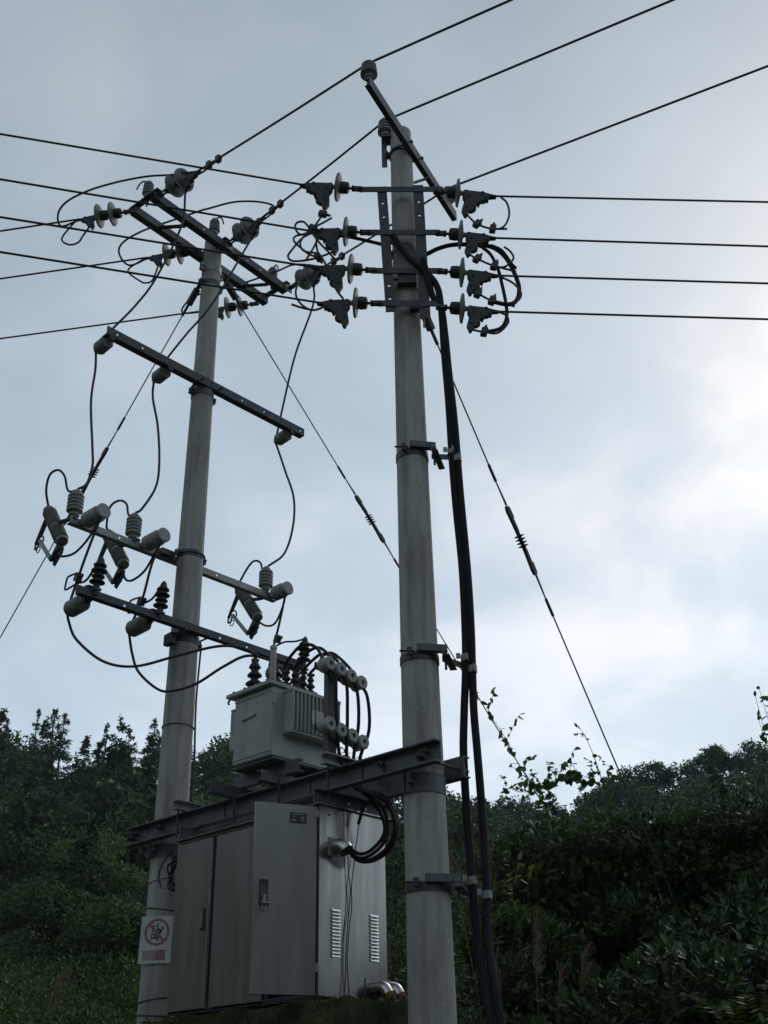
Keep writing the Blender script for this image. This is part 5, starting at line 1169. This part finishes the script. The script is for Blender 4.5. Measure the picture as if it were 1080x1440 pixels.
# ---- two paler trees in the middle distance on the left
MIDM = [crown_mesh(broad_proto(6.0, 1.45, 11000, 17, 0.14), M['leafpale']), crown_mesh(broad_proto(5.4, 1.35, 10000, 15, 0.14), M['leafpale']), crown_mesh(broad_proto(3.6, 1.5, 9000, 13, 0.14), M['leafmid'])]
for deg, d_, s_, i, te, lb_ in ((-14.5, 39, 1.0, 0, 13.3, 'paler green slender tree with the taller top left of the left pole'), (-15.7, 38, 0.95, 1, 12.5, 'paler green tree with a slightly lower top farther left'), (-16.9, 33, 0.9, 2, 10.6, 'low rounded tree at the left foot of the paler pair'), (-13.4, 31, 0.9, 2, 9.9, 'low rounded tree close to the left pole below the paler pair')):
    x, y = d_ * math.sin(R(deg)), d_ * math.cos(R(deg)); hh = (6.0, 5.4, 3.6)[i] * s_ * 0.98
    tree('broadleaf_tree', x, y, s_, i * 1.7, MIDM[i], (6.0, 5.4, 3.6)[i] * 0.85, 0.10, None, lb_, 'tree', 'paler trees left of the pole', 1.5 + d_ * math.tan(R(te)) - hh - float(ground_z(x, y)))

# ---- undergrowth on the bank (left, behind the cabinet, far right)
def bush_leaves(blobs, leaf, shape, per, seed_up=0.7, gap=0.0):
    parts = []
    for (x, y, z, rx, ry, rz, dens) in blobs:
        n = int(per * dens * (rx * ry + rx * rz + ry * rz) / 3)
        d = rand_dirs(n)
        lump = 1 + 0.16 * np.sin(d[:, 0] * 6 + x * 3) * np.sin(d[:, 1] * 7 + y) + 0.14 * np.sin(d[:, 2] * 9 + x)
        P = np.array([x, y, z]) + d * np.array([rx, ry, rz]) * (lump * (0.62 + 0.38 * rng.random(n) ** 0.45))[:, None]
        k = max(2, n // 5)
        D = d * 0.8 + rand_dirs(n) * 0.75 + np.array([0, 0, 0.25])
        parts.append(scatter_leaves(P, D, leaf * (0.55 + 0.75 * rng.random(n)), shape, seed_up, d))
    return join(parts)
bl = []
def bush_at(az_, d, top_el_, w, dens=1.0):
    az = R(az_); x, y = d * math.sin(az), d * math.cos(az); g = float(ground_z(x, y)); top = 1.5 + d * math.tan(R(top_el_)); hh = max(0.5, (top - g)) / 2
    bl.append((x, y, g + hh, w, w, hh, dens))
def bush_row(n, az0, az1, d0, d1, e0, e1, w0, w1):
    for k in range(n):
        az_ = az0 + (az1 - az0) * (k + rng.uniform(0.1, 0.9)) / n; d = rng.uniform(d0, d1); te = rng.uniform(e0, e1); w = rng.uniform(w0, w1)
        az = R(az_); x, y = d * math.sin(az), d * math.cos(az); g = float(ground_z(x, y)); top = 1.5 + d * math.tan(R(te))
        # each shrub is a few lobes of leaves under one top
        for j in range(6):
            ox, oy = rng.normal(0, w * 0.42), rng.normal(0, w * 0.42); rz = w * rng.uniform(0.38, 0.6); tz = top - rz - abs(ox) * 0.7 - rng.uniform(0, 0.5) * j * w * 0.35
            bl.append((x + ox, y + oy, max(g + 0.2, tz), w * rng.uniform(0.4, 0.6), w * rng.uniform(0.4, 0.6), rz, 1.0))
        bl.append((x, y, (g + top - w) / 2, w * 0.8, w * 0.8, max(0.4, (top - w - g) / 2), 0.6))
bush_row(9, -23, -8, 12.8, 14.5, 4.6, 6.0, 0.7, 1.0)
bush_row(9, -24, -8, 15, 17.5, 6.0, 7.6, 0.8, 1.2)
bush_row(8, -25, -7, 18.5, 23, 6.6, 8.3, 0.9, 1.4)
v, f = bush_leaves(bl, 0.075, LEAF_LOW, 1700)
tag(np_mesh('undergrowth', v, f, M['leafmid']), 'leafy green undergrowth along the foot of the left hill', 'bushes', kind='stuff')
bl = []
for k in range(44):
    az = R(rng.uniform(-9, 8.5)); d = rng.uniform(14, 26); x, y = d * math.sin(az), d * math.cos(az); g = float(ground_z(x, y)); h_ = rng.uniform(0.7, 1.2) * (0.3 + 0.062 * d)
    bl.append((x, y, g + h_, 1.0, 1.0, h_, 1.0))
v, f = bush_leaves(bl, 0.075, LEAF_LOW, 1300)
tag(np_mesh('undergrowth', v, f, M['leafdark']), 'dark undergrowth behind the cabinet and the right pole', 'bushes', kind='stuff')

# ---- the glossy thicket on the right: twigs with whorls of leaves
def at_ang(deg, el, d):
    a = R(deg); return np.array([d * math.sin(a), d * math.cos(a), 1.5 + d * math.tan(R(el))])
top_az = np.array([4.5, 6.0, 7.8, 9.5, 11.5, 13.5, 15.5, 17.5, 19.5, 22, 26]); top_el = np.array([11.2, 12.6, 12.9, 13.0, 13.0, 12.8, 12.8, 13.0, 13.6, 14.0, 14.0])
parts = []; parts2 = []; tw = MB()
def lobe(C_, r, leaf, nwh, shape=LEAF_OV, per=6, dest=None):
    dest = parts if dest is None else dest
    d = rand_dirs(nwh); d[:, 1] = -np.abs(d[:, 1]) * 0.8 + 0.25; d[:, 2] = np.abs(d[:, 2]) * 1.0 - 0.2; d /= np.linalg.norm(d, axis=1, keepdims=True)
    T = C_ + d * r * (0.72 + 0.36 * rng.random((nwh, 1))) * np.array([1.0, 1.0, 0.8])
    ax = d * 0.65 + np.array([0, 0, 0.65]) + rand_dirs(nwh) * 0.35; ax /= np.linalg.norm(ax, axis=1, keepdims=True)
    for k in range(per):
        e = rand_dirs(nwh); e1 = e - ax * np.sum(e * ax, 1, keepdims=True); e1 /= np.linalg.norm(e1, axis=1, keepdims=True)
        sp = 0.35 + 1.05 * (k / per); D = ax * (1.05 - 0.6 * sp) + e1 * sp; P = T - ax * (0.014 * k); kp = rng.random(nwh) < 0.88
        dest.append(scatter_leaves(P[kp], D[kp], leaf * (0.45 + 0.75 * rng.random(kp.sum())), shape, 0.75, ax[kp] * 0.9))
    for p_, a_ in zip(T[::5], ax[::5]):
        p_ = Vector(p_); a_ = Vector(a_); c_ = Vector(C_); tw.tube([p_, p_.lerp(c_, 0.35) - Z * 0.02, p_.lerp(c_, 0.8) - Z * 0.08], 0.0025, 4, r1=0.006, caps=False)
for k in range(78):
    az_ = rng.uniform(5.2, 25); te = float(np.interp(az_, top_az, top_el)); u_ = rng.random() ** 0.8; el_ = 0.5 + (te - 1.6 - 0.5) * u_
    r = rng.uniform(0.25, 0.5); d_ = 8.3 + 0.26 * el_ + rng.uniform(-0.7, 0.9) - (0.9 if az_ > 13 and el_ < 6 else 0)
    lobe(at_ang(az_, el_, d_), r, rng.uniform(0.055, 0.09), int(190 * (r / 0.4) ** 1.5), dest=parts2 if rng.random() < 0.22 + 0.3 * (u_ > 0.75) else parts)
for k in range(26):
    az_ = 5.5 + 19.5 * (k + rng.random()) / 26; te = float(np.interp(az_, top_az, top_el)); r = rng.uniform(0.22, 0.42)
    lobe(at_ang(az_, te - 1.5 + rng.uniform(-0.5, 0.35), rng.uniform(10.4, 11.6)), r, rng.uniform(0.055, 0.085), int(150 * r / 0.4), dest=parts2 if rng.random() < 0.6 else parts)
v, f = join(parts)
th = tag(np_mesh('thicket', v, f, M['leaf']), 'dense thicket of glossy dark green leaves filling the lower right', 'bushes', kind='stuff')
v, f = join(parts2); np_mesh('paler_leaves', v, f, M['leafmid'], th)['kind'] = 'stuff'  # random leaf variety, favoured near the top to paint it lit
tw.build('twigs', M['bark'], th)['kind'] = 'stuff'
# inner mass of the thicket: darker leaf colour puts shade into the gaps
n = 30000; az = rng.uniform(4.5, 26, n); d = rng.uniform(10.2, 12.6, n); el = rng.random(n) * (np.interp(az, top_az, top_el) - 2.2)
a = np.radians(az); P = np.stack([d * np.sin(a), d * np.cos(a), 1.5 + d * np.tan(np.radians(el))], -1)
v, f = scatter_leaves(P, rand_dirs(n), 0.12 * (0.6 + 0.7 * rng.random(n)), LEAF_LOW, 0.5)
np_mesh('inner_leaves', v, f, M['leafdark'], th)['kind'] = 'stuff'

# ---- individual plants
def plant(name, label, cat, base, m_stem, m_leaf, stems, leaves, shape, grp=None, up=0.6):
    base = Vector(base); t = thing(name, label, cat, base, grp)
    mb = MB()
    for pts_, r_ in stems: mb.tube(crom(pts_, 6), r_, 5, r1=r_ * 0.35)
    mb.build('stem', M[m_stem], t)
    P = np.array([tuple(l[0]) for l in leaves]); D = np.array([tuple(l[1]) for l in leaves]); S_ = np.array([l[2] for l in leaves])
    for i in range(len(leaves)):
        v, f = scatter_leaves(P[i:i + 1], D[i:i + 1], S_[i:i + 1], shape, up); np_mesh('leaf', v, f, M[m_leaf], t)
    return t
# creeper on the lower end of the middle guy wire, and its sprays over the thicket top
G = lambda s: L(0, 0.14, 9.66).lerp(L(0, 5.118, 4.965), s)
def creeper(label, spine, sprays, seed, big=0.10, n=14):
    r_ = random.Random(seed); sp = crom(spine, 8); stems = [(spine, 0.006)]; lv = []
    for (i, dx, dz, ln) in sprays:
        p = sp[min(i, len(sp) - 1)]; e = p + Vector((dx, r_.uniform(-0.1, 0.1), dz)); mid = p.lerp(e, 0.5) + Vector((r_.uniform(-.04, .04), 0, r_.uniform(0, .05)))
        stems.append(([p, mid, e, e + Vector((r_.uniform(-.06, .06), 0, r_.uniform(-.05, .02)))], 0.0035))
        c_ = crom([p, mid, e], 6)
        for q in c_[2::2]:
            lv.append((q, Vector((r_.uniform(-1, 1), r_.uniform(-0.8, 0.3), r_.uniform(-1.1, 0.1))), r_.uniform(0.35, 0.85) * big))
    for k in range(n):
        q = sp[r_.randrange(len(sp))]; lv.append((q, Vector((r_.uniform(-1, 1), r_.uniform(-0.9, 0.3), r_.uniform(-1.2, 0.2))), r_.uniform(0.5, 1.25) * big))
    return plant('creeper', label, 'vine', spine[0], 'stem', 'leafvine', stems, lv, LEAF_HEART, 'creepers on the guy wire')
creeper('heart leaved creeper climbing the guy wire right of the riser cables', [G(1.08), G(1.02) + Vector((.02, 0, .02)), G(0.965) + Vector((-.01, 0, .02)), G(0.90) + Vector((.015, 0, .02)), G(0.84), G(0.80) + Vector((-0.03, 0, 0.05))],
        [(30, 0.10, 0.28, 1), (22, 0.20, 0.34, 1), (18, -0.10, 0.24, 1), (10, -0.26, 0.20, 1), (8, 0.25, 0.22, 1), (6, -0.30, 0.10, 1), (14, 0.16, 0.16, 1)], 3, 0.105, 30)
pz = lambda x, y, z: Vector((x, y, z))
creeper('low creeper sprays arching along the top of the thicket', [pz(1.50, 12.4, 4.62), pz(1.68, 12.3, 4.72), pz(1.86, 12.2, 4.78), pz(2.05, 12.1, 4.82), pz(2.28, 12.0, 4.66)],
        [(4, 0.02, 0.26, 1), (10, 0.06, 0.24, 1), (16, -0.04, 0.22, 1), (22, 0.10, 0.30, 1), (28, 0.08, 0.18, 1)], 5, 0.10, 34)
creeper('tall curling creeper tip standing above the thicket beside the right guy wire', [pz(2.36, 12.0, 4.45), pz(2.30, 12.0, 4.8), pz(2.24, 12.0, 5.05), pz(2.16, 12.0, 5.26), pz(2.08, 12.0, 5.36)],
        [(8, -0.16, 0.14, 1), (14, 0.12, -0.1, 1), (20, -0.14, 0.04, 1)], 8, 0.07, 12)
creeper('leafy creeper fringe lying along the skyline of the thicket between the two guy wires', [pz(1.22, 12.1, 4.62), pz(1.45, 12.0, 4.70), pz(1.7, 12.0, 4.66), pz(1.95, 12.0, 4.74), pz(2.2, 12.0, 4.68), pz(2.45, 12.0, 4.72)],
        [(2, -0.06, 0.16, 1), (8, 0.05, 0.20, 1), (14, -0.05, 0.14, 1), (20, 0.08, 0.18, 1), (26, -0.04, 0.20, 1), (32, 0.06, 0.12, 1), (38, 0.05, 0.16, 1)], 12, 0.105, 46)
# yellow green sprig between cables and thicket
def sprig(label, base, tips, big, mleaf, seed, name='sprig', cat='shrub', per=9, shape=LEAF_OV, grp=None):
    r_ = random.Random(seed); stems = []; lv = []
    for e in tips:
        e = Vector(e); m_ = Vector(base).lerp(e, 0.55) + Vector((r_.uniform(-.05, .05), 0, 0.05)); stems.append(([Vector(base), m_, e], 0.006))
        c_ = crom([Vector(base), m_, e], 8)
        for q in [c_[-1 - int(k * 1.1)] for k in range(per)]:
            lv.append((q, Vector((r_.uniform(-1, 1), r_.uniform(-1, 0.3), r_.uniform(-0.3, 0.8))), r_.uniform(0.6, 1.1) * big))
    return plant(name, label, cat, base, 'stem', mleaf, stems, lv, shape, grp)
sprig('bright yellow green sprig just right of the riser cables', (1.0, 9.7, 2.5), [(0.80, 9.4, 3.36), (0.92, 9.4, 3.42), (1.05, 9.4, 3.36), (1.0, 9.45, 3.22), (1.12, 9.4, 3.28)], 0.085, 'leafyellow', 4)
sprig('young pale plant at the bottom edge left of the dry plumes', (1.02, 8.4, 1.7), [(1.0, 8.4, 2.20), (1.07, 8.4, 2.24), (0.96, 8.4, 2.14)], 0.085, 'leafpale', 6, per=6)
sprig('tall sapling whose leaves reach in at the right edge above the hill', (3.70, 10.2, 2.8), [(3.47, 10.0, 4.93), (3.56, 10.0, 4.75), (3.44, 10.05, 4.50), (3.62, 10, 4.9), (3.50, 10, 4.28), (3.40, 10, 4.12), (3.36, 10, 4.02), (3.52, 10, 5.0), (3.46, 10, 4.7), (3.58, 10, 4.55)], 0.125, 'leafvine', 9, 'sapling', 'tree', 15)
# fern at the lower right corner
def fern(base, label):
    t = thing('fern', label, 'fern', Vector(base)); r_ = random.Random(2)
    for k in range(7):
        a = -2.6 + k * 0.42; ln = r_.uniform(0.35, 0.55); tip = Vector(base) + Vector((math.cos(a) * ln * 1.2, math.sin(a) * ln * 0.7, 0.30 + r_.uniform(-0.03, 0.06)))
        c_ = crom([Vector(base), Vector(base).lerp(tip, 0.5) + Z * 0.16, tip], 12); fr_ = MB().tube(c_, 0.004, 4, r1=0.001).build('frond', M['stem'], t)
        P = []; D = []; S_ = []
        for i, q in enumerate(c_[3:]):
            d = (c_[min(i + 4, len(c_) - 1)] - c_[i + 2]).normalized(); s = d.cross(Z).normalized()
            for sg_ in (-1, 1): P.append(tuple(q)); D.append(tuple(s * sg_ + d * 0.4)); S_.append(0.10 * (1 - i / 24))
        v, f = scatter_leaves(np.array(P), np.array(D), np.array(S_), LEAF_LOW, 0.95); np_mesh('leaflets', v, f, M['leafpale'], fr_)['kind'] = 'stuff'
    return t
fern((2.05, 7.0, 1.72), 'pale green fern at the lower right corner')
# dry plumed grasses
def plume(base, tip, head, droop, label, seed):
    base, tip = Vector(base), Vector(tip); t = thing('plume_grass', label, 'grass', base, 'dry plumed grasses'); r_ = random.Random(seed)
    st = crom([base, base.lerp(tip, 0.5) + Vector((r_.uniform(-.03, .03), 0, 0)), tip], 10); MB().tube(st, 0.0045, 5, r1=0.002).build('stalk', M['straw'], t)
    mb = MB(); d = (tip - base).normalized()
    for k in range(46):
        p = tip - d * (head * r_.random()); q = p + d * r_.uniform(0.05, 0.12) + Vector((droop * r_.uniform(0.1, 0.5) + r_.uniform(-0.035, 0.035), r_.uniform(-0.04, 0.04), r_.uniform(-0.02, 0.04)))
        e = q + Vector((droop * r_.uniform(0.2, 0.7), r_.uniform(-0.03, 0.03), r_.uniform(-0.10, 0.0)))
        mb.tube(crom([p, q, e], 4), 0.0022, 3, r1=0.0008, caps=False)
    mb.build('plume', M['plume'], t)
    return t
plume((1.02, 8.5, 1.5), (1.04, 8.5, 2.72), 0.34, 0.02, 'straight dry plume standing left of the thicket', 1)
plume((1.17, 8.5, 1.5), (1.36, 8.5, 2.50), 0.30, 0.10, 'dry plume leaning right in front of the thicket', 2)
plume((1.10, 8.6, 1.5), (1.20, 8.6, 2.42), 0.34, 0.08, 'drooping dry plume left of the leaning one', 3)
plume((0.62, 8.9, 1.5), (0.78, 8.9, 2.50), 0.30, 0.16, 'feathery dry plume right behind the riser cables', 4)
plume((0.78, 8.0, 1.5), (0.66, 8.0, 2.55), 0.36, 0.0, 'thin dry plume crossing the foot of the riser cables', 5)
plume((0.72, 8.8, 1.5), (0.42, 8.8, 3.42), 0.45, 0.06, 'tall dry plume showing right behind the right pole', 6)
plume((-0.15, 9.3, 1.5), (-0.02, 9.3, 2.72), 0.30, -0.14, 'dry plume arching between the cabinet and the right pole', 7)
plume((-3.55, 11.5, 1.4), (-3.25, 11.5, 2.75), 0.35, 0.16, 'dry plume arching over the undergrowth at the lower left', 8)
# grass and moss tufts on the plinth edge and bank
n = 3200; s = rng.random(n); side = rng.random(n) < 0.65
Pg = np.where(side[:, None], np.array(L(0.38, -0.41, 0))[None] + s[:, None] * np.array(U)[None] * 2.04, np.array(L(2.42, -0.40, 0))[None] + s[:, None] * np.array(V)[None] * 0.9)
Pg[:, 2] = 2.15 - 0.35 * rng.random(n) ** 1.5
D = rand_dirs(n) * 0.7 + np.array([-0.2, -0.5, 0.35])
v, f = scatter_leaves(Pg, D, 0.025 + 0.045 * rng.random(n) ** 3, (np.array([(0, 0.05, 0), (0, -0.05, 0), (0.6, 0.04, 0.02), (0.6, -0.04, 0.02), (1, 0, -0.15)]), np.array([(0, 1, 3), (0, 3, 2), (2, 3, 4)])), 0.4)
tag(np_mesh('plinth_grass', v, f, M['leafmid']), 'short grass and moss tufts on the plinth edge', 'grass', kind='stuff')
n = 9000; az = np.radians(rng.uniform(-25, 25, n)); d = rng.uniform(8.6, 12.5, n); Pg = np.stack([d * np.sin(az), d * np.cos(az), 0 * d], -1); Pg[:, 2] = ground_z(Pg[:, 0], Pg[:, 1])
D = rand_dirs(n) * 0.45 + np.array([0, 0, 1.0])
v, f = scatter_leaves(Pg, D, 0.3 + 0.45 * rng.random(n), (np.array([(0, 0.02, 0), (0, -0.02, 0), (0.6, 0.016, 0.03), (0.6, -0.016, 0.03), (1, 0, -0.1)]), np.array([(0, 1, 3), (0, 3, 2), (2, 3, 4)])), 0.2)
tag(np_mesh('bank_grass', v, f, M['leafmid']), 'rank grass on the bank round the poles', 'grass', kind='stuff')

# ================================================================== AIR
hz = MB().box((0, 0, 29), X, Y, Z, 860, 860, 62).build('haze', M['ground'], org=(0, 0, 29))
hm = bpy.data.materials.new('valley haze'); hm.use_nodes = True; ht = hm.node_tree; ht.nodes.clear()
ho = ht.nodes.new('ShaderNodeOutputMaterial'); hv = ht.nodes.new('ShaderNodeVolumePrincipled')
hv.inputs['Color'].default_value = (0.74, 0.88, 1.0, 1); hv.inputs['Density'].default_value = 0.00036
ht.links.new(hv.outputs[0], ho.inputs['Volume'])
hz.data.materials.clear(); hz.data.materials.append(hm)
tag(hz, 'thin bluish haze filling the valley air', 'haze', kind='stuff')
